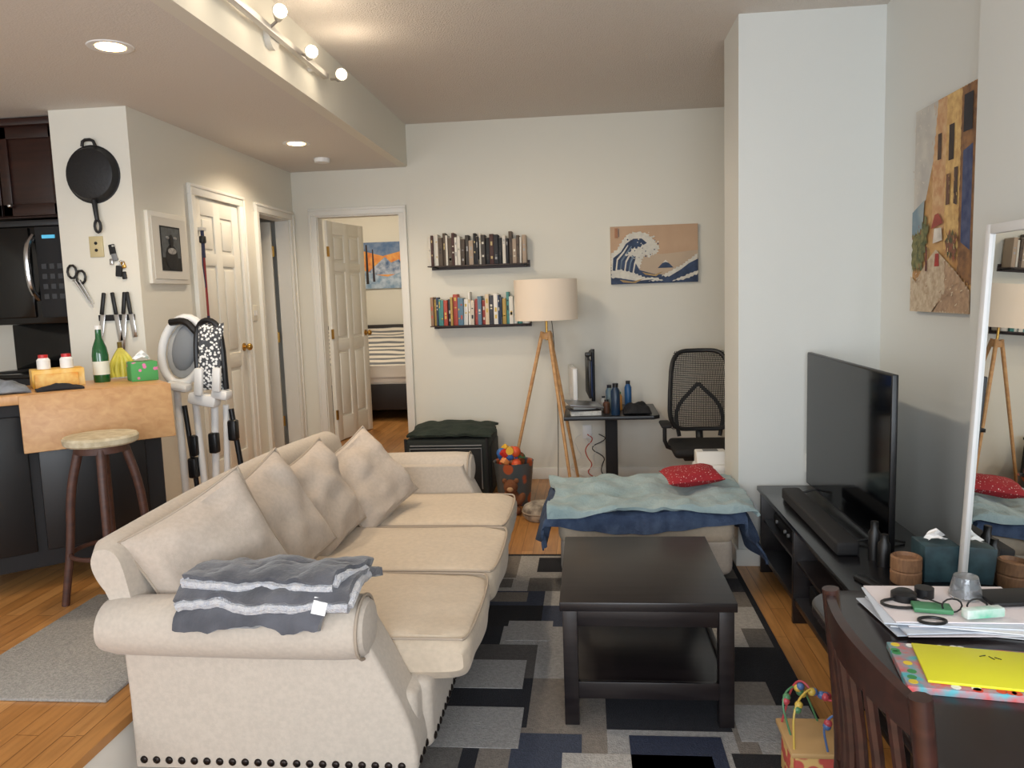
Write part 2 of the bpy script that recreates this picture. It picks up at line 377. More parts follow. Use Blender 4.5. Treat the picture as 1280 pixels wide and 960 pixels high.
b.tube([(-2.81,4.335,2.26),(-2.80,4.325,2.2),(-2.795,4.325,2.14)],.016,IRON,smooth=1,r1=.012)
b.tube([(-2.795+.018*math.cos(t),4.325,2.105+.035*math.sin(t)) for t in [i*math.pi/6 for i in range(12)]],.008,IRON,closed=True)
b.tube([(-2.85,4.33,2.555),(-2.84,4.325,2.59),(-2.78,4.325,2.59),(-2.77,4.33,2.555)],.009,IRON,smooth=1)
b.make('frying_pan')
b=B();b.bx((-2.87,4.342,1.93),(-2.785,4.35,2.05),mat('plate_tan',(196,182,140),.4),.003)
for z in(1.97,2.01):b.sph((-2.827,4.34,z),.009,BLKM)
b.make('outlet_plate')
b=B();b.cyl((-2.72,4.35,1.99),(-2.72,4.33,1.99),.006,CHR)
for (x,z,r,m) in((-2.73,1.97,.03,BLKM),(-2.72,1.93,.026,GREY),(-2.70,1.845,.032,BLKM),(-2.67,1.88,.02,BRASS),(-2.74,1.90,.018,CHR),(-2.67,1.82,.022,BLK)):b.box((x,4.341,z),(r*1.2,.014,r*2),m,.005,rot=(0,.4*random.uniform(-1,1),0))
b.tube([(-2.68,4.335,1.91+.0),(-2.70,4.335,1.89),(-2.68,4.335,1.87),(-2.66,4.335,1.89)],.002,CHR,closed=True,smooth=1);b.make('hanging_keys')
b=B();
b.cyl((-2.98,4.35,1.80),(-2.98,4.325,1.80),.005,CHR)
for sx in(-1,1):
    c0=Vector((-2.96+sx*.026,4.335,1.835-.016*sx))
    b.tube([(c0.x+.028*math.cos(t),4.335,c0.z+.038*math.sin(t)) for t in [i*math.pi/5 for i in range(10)]],.007,BLK,closed=True)
b.tube([(-2.97,4.335,1.80),(-2.875,4.335,1.64)],.009,CHR,r1=.002);b.tube([(-2.945,4.335,1.80),(-2.87,4.335,1.66)],.009,CHR,r1=.002);b.make('kitchen_scissors')
b=B();b.bx((-2.85,4.335,1.56),(-2.63,4.35,1.595),BLKM,.003)
for x,l,a in((-2.81,.2,.2),(-2.74,.16,-.1),(-2.68,.22,.15),(-2.65,.14,-.1)):
    b.box((x,4.328,1.66),(.022,.016,.13),BLK,.006,rot=(0,a,0));b.box((x-math.sin(a)*.13,4.331,1.60-l/2),(.03,.003,l),CHR,.001,rot=(0,a,0))
b.make('knife_rack')
# sheep picture
b=B();FR=mat('frame_white',(225,222,212),.5)
b.bx((-2.58,4.44,1.77),(-2.555,4.89,2.20),FR,.004);b.bx((-2.556,4.47,1.80),(-2.551,4.86,2.17),mat('mat_board',(214,210,200),.8))
DG=mat('print_grey',(84,88,90),.8,nz=.2,ns=25);DB=mat('print_black',(22,22,24),.8,nz=.3,ns=40)
b.bx((-2.552,4.55,1.85),(-2.548,4.78,2.12),DB);b.bx((-2.549,4.56,1.93),(-2.547,4.77,2.11),DG)
b.sph((-2.547,4.665,1.93),(.003,.075,.08),DB);b.sph((-2.544,4.665,2.03),(.003,.026,.042),DB);b.sph((-2.544,4.62,2.05),(.003,.024,.009),GREY);b.sph((-2.544,4.71,2.05),(.003,.024,.009),GREY)
b.sph((-2.543,4.665,1.97),(.003,.05,.02),mat('sheep_wool',(150,148,144),.9,nz=.3,ns=60))
b.make('framed_sheep_print')
b=B();b.bx((-2.58,5.85,1.50),(-2.573,5.93,1.62),mat('switchplate',(225,220,205),.4),.003)
b.bx((-2.574,5.865,1.54),(-2.567,5.885,1.58),WHT);b.bx((-2.574,5.895,1.54),(-2.567,5.915,1.58),WHT);b.make('light_switch')
b=B();RED=mat('red_strap',(140,40,36),.6);NV=mat('navy_strap',(30,36,70),.6)
b.tube([(-2.555,5.09,2.13),(-2.555,5.09,1.95)],.012,NV);b.tube([(-2.555,5.09,1.96),(-2.555,5.09,1.55)],.008,RED);b.tube([(-2.555,5.09,1.56),(-2.555,5.09,1.42)],.010,NV)
b.tube([(-2.555,5.075,2.1),(-2.555,5.065,1.9),(-2.555,5.085,1.75)],.004,NV);b.bx((-2.58,5.06,2.13),(-2.54,5.12,2.15),STEEL);b.box((-2.555,5.09,2.07),(.03,.05,.05),BLK,.008)
b.make('hanging_dog_leash')
# ---------------------------------------------------------------- kitchen cart
b=B();ct=Matrix(((.756,-.654,0,-2.62),(.654,.756,0,3.3),(0,0,1,0),(0,0,0,1)));b.T=ct
BUT=wood('butcher_block',(190,140,88),(216,170,118),.4,scale=(2,14,2))
b.bx((-.5,0,1.205),(.67,.52,1.25),BUT,.005)
b.box((.345,-.050,1.118),(.65,.022,.265),wood('leaf_wood',(186,140,94),(204,162,114),.45,scale=(2,10,10)),.004,rot=(-.12,0,0))
b.bx((-.46,.03,.42),(.62,.49,1.205),BLKM,.004)
for x in(-.42,.08,):b.bx((x,.015,.5),(x+.46,.032,1.15),BLK,.006)
for x in(-.4,.56):
    for y in(.08,.43):
        b.cyl((x,y,.42),(x,y,.39),.02,CHR);b.cyl((x-.015,y-.01,.355),(x+.015,y-.01,.355),.035,BLK)
b.make('kitchen_cart')
def cartitem(): q=B();q.T=ct@Matrix.Translation((0,0,1.25));return q
b=cartitem();GL=mat('green_glass',(14,84,40),.1,spec=.8);b.lathe((.42,.36,0),[(.001,0),(.038,0),(.04,.01),(.04,.14),(.034,.18),(.016,.23),(.014,.28),(.001,.28)],GL);b.lathe((.42,.36,.275),[(.016,0),(.016,.02),(.001,.02)],WHT);b.lathe((.42,.36,.04),[(.0405,0),(.0405,.07)],mat('label_cream',(225,225,210),.6));b.make('green_glass_bottle')
b=cartitem();YEL=mat('yellow_card',(226,170,50),.6,c2=(236,206,140),ns=12)
b.bx((.10,.26,0),(.33,.42,.09),YEL,.004);b.bx((.11,.243,.0),(.30,.259,.07),mat('orange_card',(220,150,60),.6,c2=(236,200,120),ns=20),.003);b.make('tea_boxes')
b=cartitem()
for x,y in((.16,.33),(.26,.32)):
    b.lathe((x,y,.091),[(.001,0),(.03,0),(.03,.045),(.022,.055),(.001,.055)],WHT);b.lathe((x,y,.144),[(.022,0),(.022,.018),(.001,.018)],mat('red_cap',(190,40,40),.4))
b.make('vitamin_bottles')
b=cartitem();BAN=mat('banana_yellow',(206,196,80),.5,nz=.15,ns=10)
for k in range(5):
    a=-.5+.25*k;b.tube([(.53,.45,.16),(.53+.06*a,.43-.02*k*.3,.12),(.53+.12*a,.415,.06),(.53+.10*a,.415,.015)],.014,BAN,smooth=2)
b.cyl((.53,.45,.15),(.53,.455,.20),.012,mat('banana_stem',(110,90,30),.7));b.make('banana_bunch')
b=cartitem();b.box((.60,.27,.05),(.13,.13,.10),voro('tissue_box_green',(220,120,170),(80,160,90),24,th=.18),.004)
b.sheet(lambda u,v:(.60+(u-.5)*.07+.01*math.sin(v*9),.27+(v-.5)*.03+.012*math.sin(u*8),.10+.06*(1-abs(u-.5)*1.2)*(.4+.6*v)),8,6,mat('tissue',(245,245,245),.9),.001);b.make('tissue_box')
b=cartitem();
b.sheet(lambda u,v:(-.16+.24*u,.06+.2*v,.012+.05*math.sin(math.pi*u)**.6*math.sin(math.pi*v)**.6*(1+.5*noise.noise(Vector((u*5,v*5,1))))),18,14,mat('grey_cloth_bag',(110,116,124),.6,nz=.4,ns=18),.01);b.make('crumpled_bag')
b=cartitem();
b.sheet(lambda u,v:(.10+.20*u,.05+.1*v,.010+.022*math.sin(math.pi*u)*math.sin(math.pi*v)*(1+.6*noise.noise(Vector((u*6,v*6,4))))),14,10,mat('black_cloth',(24,26,34),.8),.008);b.make('black_pouch')
# stool
b=B();sx,sy=-2.17,3.24;MARB=mat('stool_seat_cream',(206,196,170),.5,c2=(176,162,132),ns=26)
b.lathe((sx,sy,1.035),[(.001,0),(.142,0),(.152,.008),(.155,.03),(.148,.04),(.001,.042)],MARB,n=32)
SW=wood('stool_wood',(62,38,32),(86,54,42),.5)
b.lathe((sx,sy,1.0),[(.001,0),(.11,0),(.11,.035),(.001,.035)],SW)
for k in range(4):
    a=math.radians(30+90*k);ca,sa=math.cos(a),math.sin(a)
    b.tube([(sx+.09*ca,sy+.09*sa,1.02),(sx+.14*ca,sy+.14*sa,.83),(sx+.155*ca,sy+.155*sa,.6),(sx+.20*ca,sy+.20*sa,U)],.021,SW,smooth=2,r1=.016,n=10)
b.tube([(sx+.16*math.cos(t),sy+.16*math.sin(t),.55) for t in [i*math.pi/12 for i in range(24)]],.010,SW,closed=True)
b.make('bar_stool')
b=B();b.bx((-2.26,2.33,U),(-1.63,3.25,U+.012),mat('grey_mat',(140,137,132),.95,c2=(166,162,156),ns=120,bump=.6,bs=200),.004);b.make('floor_mat')
# ---------------------------------------------------------------- folded high chair
b=B()
def hc(px,py,dy=0):return (-2.32+(px-234)*.00482,4.27+dy,1.58-(py-392)*.00482)
ring=[]
for i in range(24):
    t=2*math.pi*i/24;x=26*math.cos(t);y=40*math.sin(t);c_,s_=math.cos(.3),math.sin(.3);ring.append(hc(236+x*c_-y*s_,434+x*s_+y*c_))
b.tube(ring,.024,WHT,closed=True,n=10)
b.sph(hc(237,434,.02),(.11,.04,.17),mat('highchair_pad_grey',(170,170,168),.8),rot=(0,.3,0))
b.sph(hc(240,430,-.01),(.075,.035,.14),mat('highchair_mid',(128,132,136),.8),rot=(0,.3,0))
b.tube([hc(226,400,-.03),hc(246,398,-.04),hc(258,412,-.04)],.02,BLK,smooth=2)
PAT=voro('black_white_pattern',(238,238,236),(70,72,76),60,th=.42)
b.pillow(hc(275,442,-.05),.15,.40,.07,PAT,rot=(math.pi/2,0.08,0));b.tube([hc(258,480,-.05),hc(257,430,-.05),hc(262,402,-.05),hc(278,397,-.05),hc(290,410,-.05),hc(291,480,-.05)],.016,BLK,smooth=2)
for q in((262,470,.05,.16),(284,468,.05,.14)):b.box(hc(q[0],q[1],-.09),(q[2],.03,q[3]),WHT,.012,rot=(0,.1,0))
for q in((232,476,.13,.05),(262,492,.17,.07),(284,486,.10,.06)):b.box(hc(q[0],q[1],-.04),(q[2],.09,q[3]),WHT,.02,rot=(0,.2,0))
for a1,a2,m,r in(((224,470),(226,655),WHT,.022),((246,490),(252,655),WHT,.02),((232,500),(240,600),BLK,.015),((270,500),(262,640),WHT,.022),((290,505),(300,600),BLK,.016),((284,500),(276,645),WHT,.018)):
    b.tube([hc(*a1),hc(*a2)],r,m,n=10)
for q in((243,548),(293,530),(240,575),(268,545)):b.box(hc(q[0],q[1],-.02),(.05,.06,.12),BLK,.012)
b.tube([hc(215,650,-.12),hc(240,650,.05)],.018,BLK);b.tube([hc(255,650,-.12),hc(285,650,.05)],.018,BLK)
b.make('folded_high_chair')
# ---------------------------------------------------------------- bedroom
BFD=mat('bed_frame_dark',(30,24,24),.5)
b=B();b.bx((-3.3,8.2,U+.12),(-1.1,9.55,.72),BFD,.01)
for x in(-3.25,-1.2):b.bx((x,8.25,U),(x+.06,8.31,U+.14),BFD)
b.bx((-3.25,8.22,.70),(-1.1,9.5,.90),mat('mattress',(222,216,206),.9),.05,seg=3)
b.bx((-3.35,9.54,U),(-1.1,9.60,1.32),BFD,.01)
ST=stripes('striped_bedspread',(222,216,206),(112,116,122),2.2,'Y',lo=.55,hi=.6)
def bedf(u,v):
    x=-3.24+2.12*u;y=8.16+1.36*v
    z=.92+.36*v+.02*noise.noise(Vector((x*4,y*4,0)))
    if v<.08:z=.80+(.95-.80)*v/.08;y=8.185
    return(x,y,z)
b.sheet(bedf,30,30,ST,.02);b.make('bed')
def pic(b,O,UX,UZ,nrm,w,h,polys,e0=0):
    O=Vector(O);UX=Vector(UX);UZ=Vector(UZ);nrm=Vector(nrm)
    for k,(m,pts) in enumerate(polys):
        e=e0+.0006*(k+1);b.add([O+UX*(p[0]*w)+UZ*(p[1]*h)+nrm*e for p in pts],[tuple(range(len(pts)))],m)
def pm(n,c,c2=None,ns=14):return mat('paint_'+n,c,.7,c2=c2 or tuple(max(0,int(x*.8)) for x in c),ns=ns)
b=B();b.bx((-2.76,9.62,1.77),(-2.26,9.65,2.34),BLKM)
pic(b,(-2.76,9.62,1.77),(1,0,0),(0,0,1),(0,-1,0),.5,.57,[
 (pm('skyorange',(214,120,60),(232,170,90)),[(0,0),(1,0),(1,1),(0,1)]),
 (pm('skyblue',(80,110,150),(120,140,170)),[(0,.82),(.5,.7),(1,.8),(1,1),(0,1)]),
 (pm('mount',(70,100,140),(190,200,215)),[(.1,.35),(.55,.68),(.7,.55),(.9,.62),(1,.5),(1,.3),(.1,.3)]),
 (pm('snow',(190,205,220),(120,150,180)),[(0,0),(1,0),(1,.35),(.6,.25),(.3,.3),(0,.4)]),
 (pm('tree',(50,40,40)),[(.05,.1),(.12,.1),(.11,.95),(.07,.95)]),(pm('tree2',(60,50,60)),[(.22,.15),(.28,.15),(.26,.85),(.23,.85)])])
b.make('mountain_painting')
# ---------------------------------------------------------------- shelves + books
SI=mat('shelf_iron',(52,34,30),.5)
def shelf(z,cols,seed,labs):
    rnd=random.Random(seed)
    b=B();b.bx((-1.34,6.6,z-.008),(-.48,6.79,z),SI,.002);b.bx((-1.34,6.788,z-.03),(-.48,6.80,z+.03),SI)
    for x in(-1.3,-.52):b.bx((x,6.62,z-.02),(x+.02,6.79,z-.008),BLKM)
    b.make('wall_shelf')
    b=B();x=-1.335
    while x<-.505:
        w=rnd.uniform(.016,.040);h=rnd.uniform(.20,.28);d=rnd.uniform(.12,.16);c=rnd.choice(cols);m=mat('book_%d_%d_%d'%c,c,.6)
        w=min(w,-.485-x)
        lean=rnd.choice((0,0,0,0,.06)) if h<.24 else 0
        yc=6.785-d/2-rnd.uniform(0,.02)
        b.box((x+w/2,yc,z+h/2+.001),(w-.0015,d,h),m,.002,rot=(0,lean*.4,0))
        b.box((x+w/2,yc+.001,z+h/2+.002),(w*.75,d-.006,h+.002),mat('book_pages',(225,218,200),.9))
        lb=rnd.choice(labs);
        for _ in range(2):
            lz=rnd.uniform(.2,.85);b.box((x+w/2,yc-d/2-.0005,z+h*lz),(w*.45,.0015,h*rnd.uniform(.03,.16)),mat('book_%d_%d_%d'%lb,lb,.6))
        x+=w+.0005+(abs(lean)*.08)
    b.make('shelf_books')
shelf(1.90,[(24,24,28),(30,30,36),(220,215,205),(40,40,44),(84,70,58),(60,54,50),(24,26,30),(170,150,130),(70,40,36),(214,208,196)],3,((220,215,200),(190,170,120),(160,160,160),(60,50,46)))
shelf(1.39,[(176,76,64),(76,140,136),(225,220,210),(50,66,92),(160,66,60),(220,200,170),(60,62,70),(150,120,96),(206,196,180),(96,128,150),(230,226,216),(232,228,220),(180,150,80)],11,((220,215,200),(190,84,66),(40,44,54),(210,180,90)))
# ---------------------------------------------------------------- Great wave canvas
b=B();WX,WZ,WW,WH=.21,1.695,.73,.485
b.bx((WX,6.765,WZ),(WX+WW,6.80,WZ+WH),mat('canvas_side',(205,190,165),.8),.003)
wd=pm('wave_navy',(40,54,80),(58,76,106));wh=pm('foam',(220,216,202),(204,200,190),30);wm=pm('wave_mid',(120,138,156))
def foam(pts,amp,seed):
    rnd=random.Random(seed);out=[]
    for i in range(len(pts)):
        a,c=pts[i],pts[(i+1)%len(pts)];n=max(2,int(math.hypot(c[0]-a[0],c[1]-a[1])/.022))
        for k in range(n):
            t=k/n;j=amp*(1 if k%2 else -1)*rnd.uniform(.4,1)
            dx,dy=c[0]-a[0],c[1]-a[1];l=math.hypot(dx,dy)+1e-6
            out.append((min(1,max(0,a[0]+dx*t-dy/l*j)),min(1,max(0,a[1]+dy*t+dx/l*j))))
    return out
pl=[(pm('wave_sky',(196,164,134),(188,156,126),5),[(0,0),(1,0),(1,1),(0,1)]),
 (pm('wave_sky_low',(184,164,142),(194,172,146),5),[(0,0),(1,0),(1,.55),(.6,.5),(0,.55)]),
 (wd,[(0,0),(1,0),(1,.28),(.8,.22),(.62,.14),(.5,.16),(.3,.25),(0,.3)]),
 (wd,[(.54,.26),(.63,.4),(.72,.26)]),(wh,[(.595,.345),(.63,.4),(.665,.345),(.63,.36)]),
 (wh,foam([(0,.2),(0,.52),(.08,.62),(.13,.74),(.2,.86),(.32,.9),(.42,.86),(.5,.76),(.56,.62),(.53,.5),(.48,.52),(.45,.44),(.4,.5),(.36,.42),(.34,.3),(.3,.2)],.014,1)),
 (wd,[(.02,.22),(.03,.46),(.12,.56),(.18,.7),(.26,.78),(.36,.78),(.42,.70),(.37,.66),(.34,.58),(.29,.5),(.28,.38),(.33,.24),(.42,.14),(.2,.12)])]
for k in range(5):
    t=k*.05;pl.append((wm if k%2 else wh,[(.05+t,.2),(.07+t,.44-.02*k),(.14+t*.9,.56),(.2+t*.8,.68-.02*k),(.205+t*.8,.66-.02*k),(.155+t*.9,.54),(.085+t,.42-.02*k),(.065+t,.19)]))
pl+=[(wh,foam([(.16,.5),(.3,.62),(.38,.66),(.47,.68),(.5,.62),(.44,.56),(.4,.58),(.36,.5),(.3,.48)],.016,5)),
 (wh,foam([(.0,.22),(.1,.26),(.25,.2),(.4,.1),(.52,.1),(.6,.04),(.3,.04),(.1,.1),(0,.12)],.012,2)),
 (wd,[(.05,.12),(.3,.05),(.5,.07),(.35,.0),(0,0)]),
 (wh,foam([(.58,.12),(.7,.22),(.82,.3),(.92,.42),(1,.5),(1,.32),(.9,.28),(.8,.18),(.7,.1)],.014,3)),
 (wd,[(.66,.1),(.8,.22),(.9,.33),(1,.4),(1,.2),(.85,.12),(.75,.04)]),
 (wh,foam([(.7,.03),(.85,.12),(1,.2),(1,.14),(.85,.05)],.01,4)),
 (pm('boat',(190,160,110)),[(.36,.2),(.5,.15),(.6,.2),(.52,.12),(.4,.15)]),
 (pm('boat',(190,160,110)),[(.1,.08),(.25,.04),(.38,.09),(.28,.01),(.14,.03)]),
 (pm('kanji',(170,120,90)),[(.05,.8),(.085,.8),(.085,.97),(.05,.97)]),(wd,[(.095,.82),(.1,.82),(.1,.96),(.095,.96)])]
rw=random.Random(21)
for k in range(60):
    u=rw.uniform(.18,.56);v=rw.uniform(.44,.9)
    if (u-.36)**2/.03+(v-.66)**2/.06<1.2:
        s_=rw.uniform(.006,.012);pl.append((wh if k%4 else wd,[(u-s_,v),(u,v-s_*1.5),(u+s_,v),(u,v+s_*1.5)]))
pic(b,(WX,6.765,WZ),(1,0,0),(0,0,1),(0,-1,0),WW,WH,[(m,p) for m,p in pl[:20]])
O=Vector((WX,6.765,WZ))
for k,(m,pts) in enumerate(pl[20:]):
    e=.0122+.00002*k;b.add([O+Vector((p[0]*WW,-e,p[1]*WH)) for p in pts],[tuple(range(len(pts)))],m)
b.make('wave_print_canvas',smooth=0)
# ---------------------------------------------------------------- street painting on right wall
b=B();b.bx((1.612,3.47,1.49),(1.64,4.08,2.45),mat('canvas_side2',(120,96,66),.8),.003)
q=[(pm('ochre',(210,172,116),(176,130,80),9),[(0,0),(1,0),(1,1),(0,1)]),
 (pm('skyp',(204,200,190),(186,182,176),8),[(0,.5),(.22,.55),(.35,.75),(.4,1),(0,1)]),
 (pm('rosewall',(196,146,104),(214,180,134),22),foam([(.35,.35),(.55,.4),(.55,1),(.4,1),(.33,.7)],.008,31)),
 (pm('yellowwall',(224,190,124),(196,154,98),26),foam([(.55,.3),(.78,.25),(.78,1),(.55,1)],.008,32)),
 (pm('brownwall',(110,80,58),(156,114,74),24),foam([(.78,.18),(1,.12),(1,1),(.78,1)],.008,33)),
 (pm('bluedoor',(52,64,104),(84,92,124),22),[(.82,.32),(.96,.28),(.96,.74),(.82,.72)]),
 (pm('dkwin',(64,50,44)),[(.6,.7),(.68,.7),(.68,.86),(.6,.86)]),(pm('dkwin2',(84,62,50)),[(.42,.72),(.48,.72),(.48,.84),(.42,.84)]),
 (pm('dkwin3',(46,44,50)),[(.82,.8),(.95,.8),(.95,.96),(.82,.96)]),
 (pm('shut',(90,70,60)),[(.70,.5),(.755,.49),(.755,.66),(.70,.66)]),(pm('shut2',(120,84,64)),[(.58,.5),(.64,.5),(.64,.64),(.58,.64)]),
 (pm('sea',(124,146,158),(156,168,170),9),[(0,.38),(.2,.4),(.22,.55),(0,.5)]),
 (pm('green',(84,92,60),(138,132,84),34),foam([(0,.2),(.2,.22),(.28,.34),(.30,.42),(.24,.46),(.16,.40),(0,.38)],.025,9)),
 (pm('green2',(74,84,54),(150,84,66),40),foam([(.6,.28),(.78,.24),(.76,.36),(.62,.38)],.025,10)),
 (pm('path',(208,192,166),(178,156,130),30),[(0,0),(1,0),(1,.1),(.75,.2),(.45,.3),(.3,.25),(.1,.15),(0,.18)]),
 (pm('pathsh',(156,128,104),(186,156,126),34),foam([(.4,0),(1,0),(1,.1),(.75,.2),(.6,.24),(.62,.1)],.012,15)),
 (pm('redumb',(180,84,70)),[(.36,.40),(.56,.42),(.48,.47),(.42,.465)]),(pm('whiteumb',(230,222,210)),[(.4,.33),(.56,.34),(.54,.40),(.42,.40)]),
 (pm('redcl',(184,64,54)),[(.44,.22),(.52,.22),(.51,.28),(.45,.28)]),(pm('chair',(120,60,48)),[(.28,.2),(.31,.2),(.31,.32),(.28,.32)])]
pic(b,(1.612,4.08,1.49),(0,-1,0),(0,0,1),(-1,0,0),.61,.96,q)
pal={'sky':[(208,204,194),(194,188,178),(214,206,196)],'mid':[(204,160,112),(190,140,98),(220,188,140)],'yel':[(226,194,132),(206,166,108),(190,146,98),(234,210,160)],'brn':[(104,78,58),(140,104,72),(164,124,84)],'grn':[(96,104,68),(136,134,86),(80,88,58),(160,72,60)],'path':[(212,196,170),(184,162,136),(164,134,108)]}
rs=random.Random(77);O=Vector((1.612,4.08,1.49))
for k in range(260):
    u=rs.uniform(.02,.98);v=rs.uniform(.015,.985)
    if v<.22-.08*u:g='path'
    elif u<.32 and v<.44:g='grn'
    elif u<.32:
        if v<.58:continue
        g='sky'
    elif u<.55:g='mid'
    elif u<.79:g='yel'
    else:
        if .80<u and .24<v:continue
        g='brn'
    if .38<u<.70 and .68<v<.88:continue
    if .34<u<.62 and .2<v<.5:continue
    c=rs.choice(pal[g]);m=mat('stroke_%d_%d_%d'%c,c,.7);l=rs.uniform(.008,.022);w=rs.uniform(.003,.007)
    a=rs.uniform(-.3,.3)+(math.pi/2 if g in('mid','yel','brn') else (.3 if g=='path' else rs.uniform(0,3)))
    cx_,sx_=math.cos(a),math.sin(a);e=.0122+.000004*k
    P4=[(-l,-w),(l,-w*.6),(l*1.1,w*.6),(-l*.8,w)]
    b.add([O+Vector((-e,-min(1,max(0,u+(p*cx_-q_*sx_)*.9))*.61,min(1,max(0,v+(p*sx_+q_*cx_)*.62))*.96)) for p,q_ in P4],[(0,1,2,3)],m)
b.make('street_painting_canvas',smooth=0)
# ---------------------------------------------------------------- rug
b=B();cols=[(30,31,38),(66,65,68),(104,100,96),(154,152,150),(36,44,66),(126,118,110),(84,80,78),(172,168,163),(28,28,32),(60,66,82)]
RM=[mat('rug_wool_%d'%i,c,.98,nz=.12,ns=60,bump=.8,bs=160) for i,c in enumerate(cols)]
b.bx((-1.05,1.5,.0),(.84,4.74,.012),RM[0],.003)
rr=random.Random(12);y=4.70;seq=[0,3,1,5,4,7,8,2,9,3,0,7,6,5]
si=0
while y>1.55:
    hgt=rr.choice((.2,.26,.32,.38));x=-1.02
    if y-hgt<1.52:hgt=y-1.52
    while x<.81:
        w=rr.choice((.2,.3,.38,.46));w=min(w,.81-x)
        m=RM[seq[si%14]];si+=rr.choice((1,2,3))
        if w>.04:
            b.bx((x,y-hgt,.010),(x+w,y,.013+rr.uniform(0,.0005)),m)
            if rr.random()<.45 and w>.2:b.bx((x+w*.25,y-hgt*.75,.011),(x+w*.8,y-hgt*.1,.0145),rr.choice(RM))
        x+=w
    y-=hgt
for (x0,x1,y0,y1,k) in((-.12,.40,2.05,2.60,7),(.12,.45,2.50,2.72,4),(-.6,-.28,2.62,2.9,3),(-.62,-.3,3.05,3.3,3),(.52,.82,2.7,2.95,3),(-.1,.14,3.55,3.75,5),(-.42,-.2,3.5,3.72,3),(.47,.8,2.3,2.62,8)):
    b.bx((x0,y0,.012),(x1,y1,.016),RM[k])
b.make('patchwork_rug')
RZ=.016
# ---------------------------------------------------------------- sofa
b=B()
Y0,Y1=2.26,4.42
FRAME=CREAM
b.bx((-1.44,Y0+.02,.15),(-.56,Y1-.02,.40),FRAME,.03,seg=3)
bp=chaik([(-1.45,.17),(-1.455,.34),(-1.47,.5),(-1.53,.74),(-1.575,.79),(-1.60,.845),(-1.585,.89),(-1.54,.905),(-1.49,.89),(-1.46,.83),(-1.42,.62),(-1.35,.40),(-1.35,.17)],2)
n=40;vs=[];fs=[];k=len(bp)
BY0,BY1=Y0-.022,Y1+.022
for i in range(n+1):
    t=i/n;yy=BY0+(BY1-BY0)*t
    de=min(t,1-t)*(BY1-BY0);e=max(0,1-de/.05)
    crest=.035*math.sin(math.pi*t)-.03*t
    for(x,z)in bp:
        zz=z if z<.5 else z+(z-.5)/.4*(crest-.02*e*e)
        vs.append((-1.48+(x+1.48)*(1-.2*e*e),yy,zz))
for i in range(n):
    for j in range(k):fs.append((i*k+j,i*k+(j+1)%k,(i+1)*k+(j+1)%k,(i+1)*k+j))
for base in(0,n*k):
    for j in range(k//2-1):
        a_,b_,c_,d_=base+j,base+j+1,base+k-2-j,base+k-1-j
        fs.append((a_,b_,c_,d_) if base==0 else (d_,c_,b_,a_))
b.add(vs,fs,FRAME)
AT=[(.17,-.568),(.18,-.552),(.22,-.548),(.26,-.553),(.31,-.563),(.36,-.580),(.41,-.600),(.46,-.624),(.51,-.648),(.56,-.673),(.60,-.694),(.64,-.712),(.68,-.722)]
for sgn,ya in((-1,Y0),(1,Y1)):
    lo,hi=(ya-.042,ya+.14) if sgn<0 else(ya-.14,ya+.042)
    R=[]
    for z,xr_ in AT:
        xl=-1.475-.04*max(0,z-.4)
        R.append([(p[0],p[1],z) for p in rc(xl,lo,xr_,hi,.018,4)])
    b.rings(R,FRAME)
    yr=ya+(-.015 if sgn<0 else .015)
    vs=[];fs=[];m=28;rows=[(-1.555,.01),(-1.55,.05),(-1.53,.080),(-1.48,.090),(-1.3,.094),(-1.0,.098),(-.78,.098),(-.71,.094),(-.685,.078),(-.675,.04),(-.674,.005)]
    for x,r in rows:
        for j in range(m):
            a=2*math.pi*j/m;vs.append((x,yr+r*1.08*math.cos(a),.635+r*math.sin(a)))
    for i in range(len(rows)-1):
        for j in range(m):fs.append((i*m+j,i*m+(j+1)%m,(i+1)*m+(j+1)%m,(i+1)*m+j))
    fs.append(tuple(range(m)));fs.append(tuple((len(rows)-1)*m+j for j in range(m-1,-1,-1)))
    b.add(vs,fs,FRAME)
    b.tube([(-.70,yr+.1*math.cos(t)*1.06,.635+.095*math.sin(t)) for t in [i*math.pi/12 for i in range(24)]],.005,PIPE,closed=True,n=6)
for i in range(3):
    y0=Y0+.135+i*(Y1-Y0-.27)/3;y1=Y0+.135+(i+1)*(Y1-Y0-.27)/3
    ny=22;vs=[];fs=[];dxi=(.0,.012,-.008)[i]
    for a in range(ny+1):
        t=a/ny;yy=y0+(y1-y0)*t;e=abs(2*t-1);q=(1-e**10)**.5 if e<1 else 0
        hx=.455*(.965+.035*q);hz=.085*(.45+.55*q)
        for j in range(64):
            th=2*math.pi*j/64;c,s_=math.cos(th),math.sin(th)
            x=-.865+dxi+hx*math.copysign(abs(c)**.26,c);z=.450+hz*math.copysign(abs(s_)**.38,s_)
            if s_>0:z+=.010*math.sin(math.pi*t)*(1-((x+.86)/.46)**2)+.016*noise.noise(Vector((x*3.5,yy*3.5,i)))+.007*noise.noise(Vector((x*11,yy*9,i)))
            if c>.3:x+=.012*math.sin(math.pi*t)+.010*noise.noise(Vector((z*9,yy*6,i)))
            vs.append((x,yy,z))
    for a in range(ny):
        for j in range(64):fs.append((a*64+j,a*64+(j+1)%64,(a+1)*64+(j+1)%64,(a+1)*64+j))
    fs.append(tuple(range(64)));fs.append(tuple(ny*64+j for j in range(63,-1,-1)))
    b.add(vs,fs,CREAM3)
    pth=[(-1.28,y0+.012,.522),(-.46+dxi,y0+.012,.522),(-.412+dxi,y0+.02,.515),(-.40+dxi,(y0+y1)/2,.519),(-.412+dxi,y1-.02,.515),(-.46+dxi,y1-.012,.522),(-1.28,y1-.012,.522)]
    b.tube(pth,.005,PIPE,smooth=2,n=6)
b.bx((-.60,Y0+.10,.16),(-.53,Y1-.10,.40),FRAME,.03,seg=3)
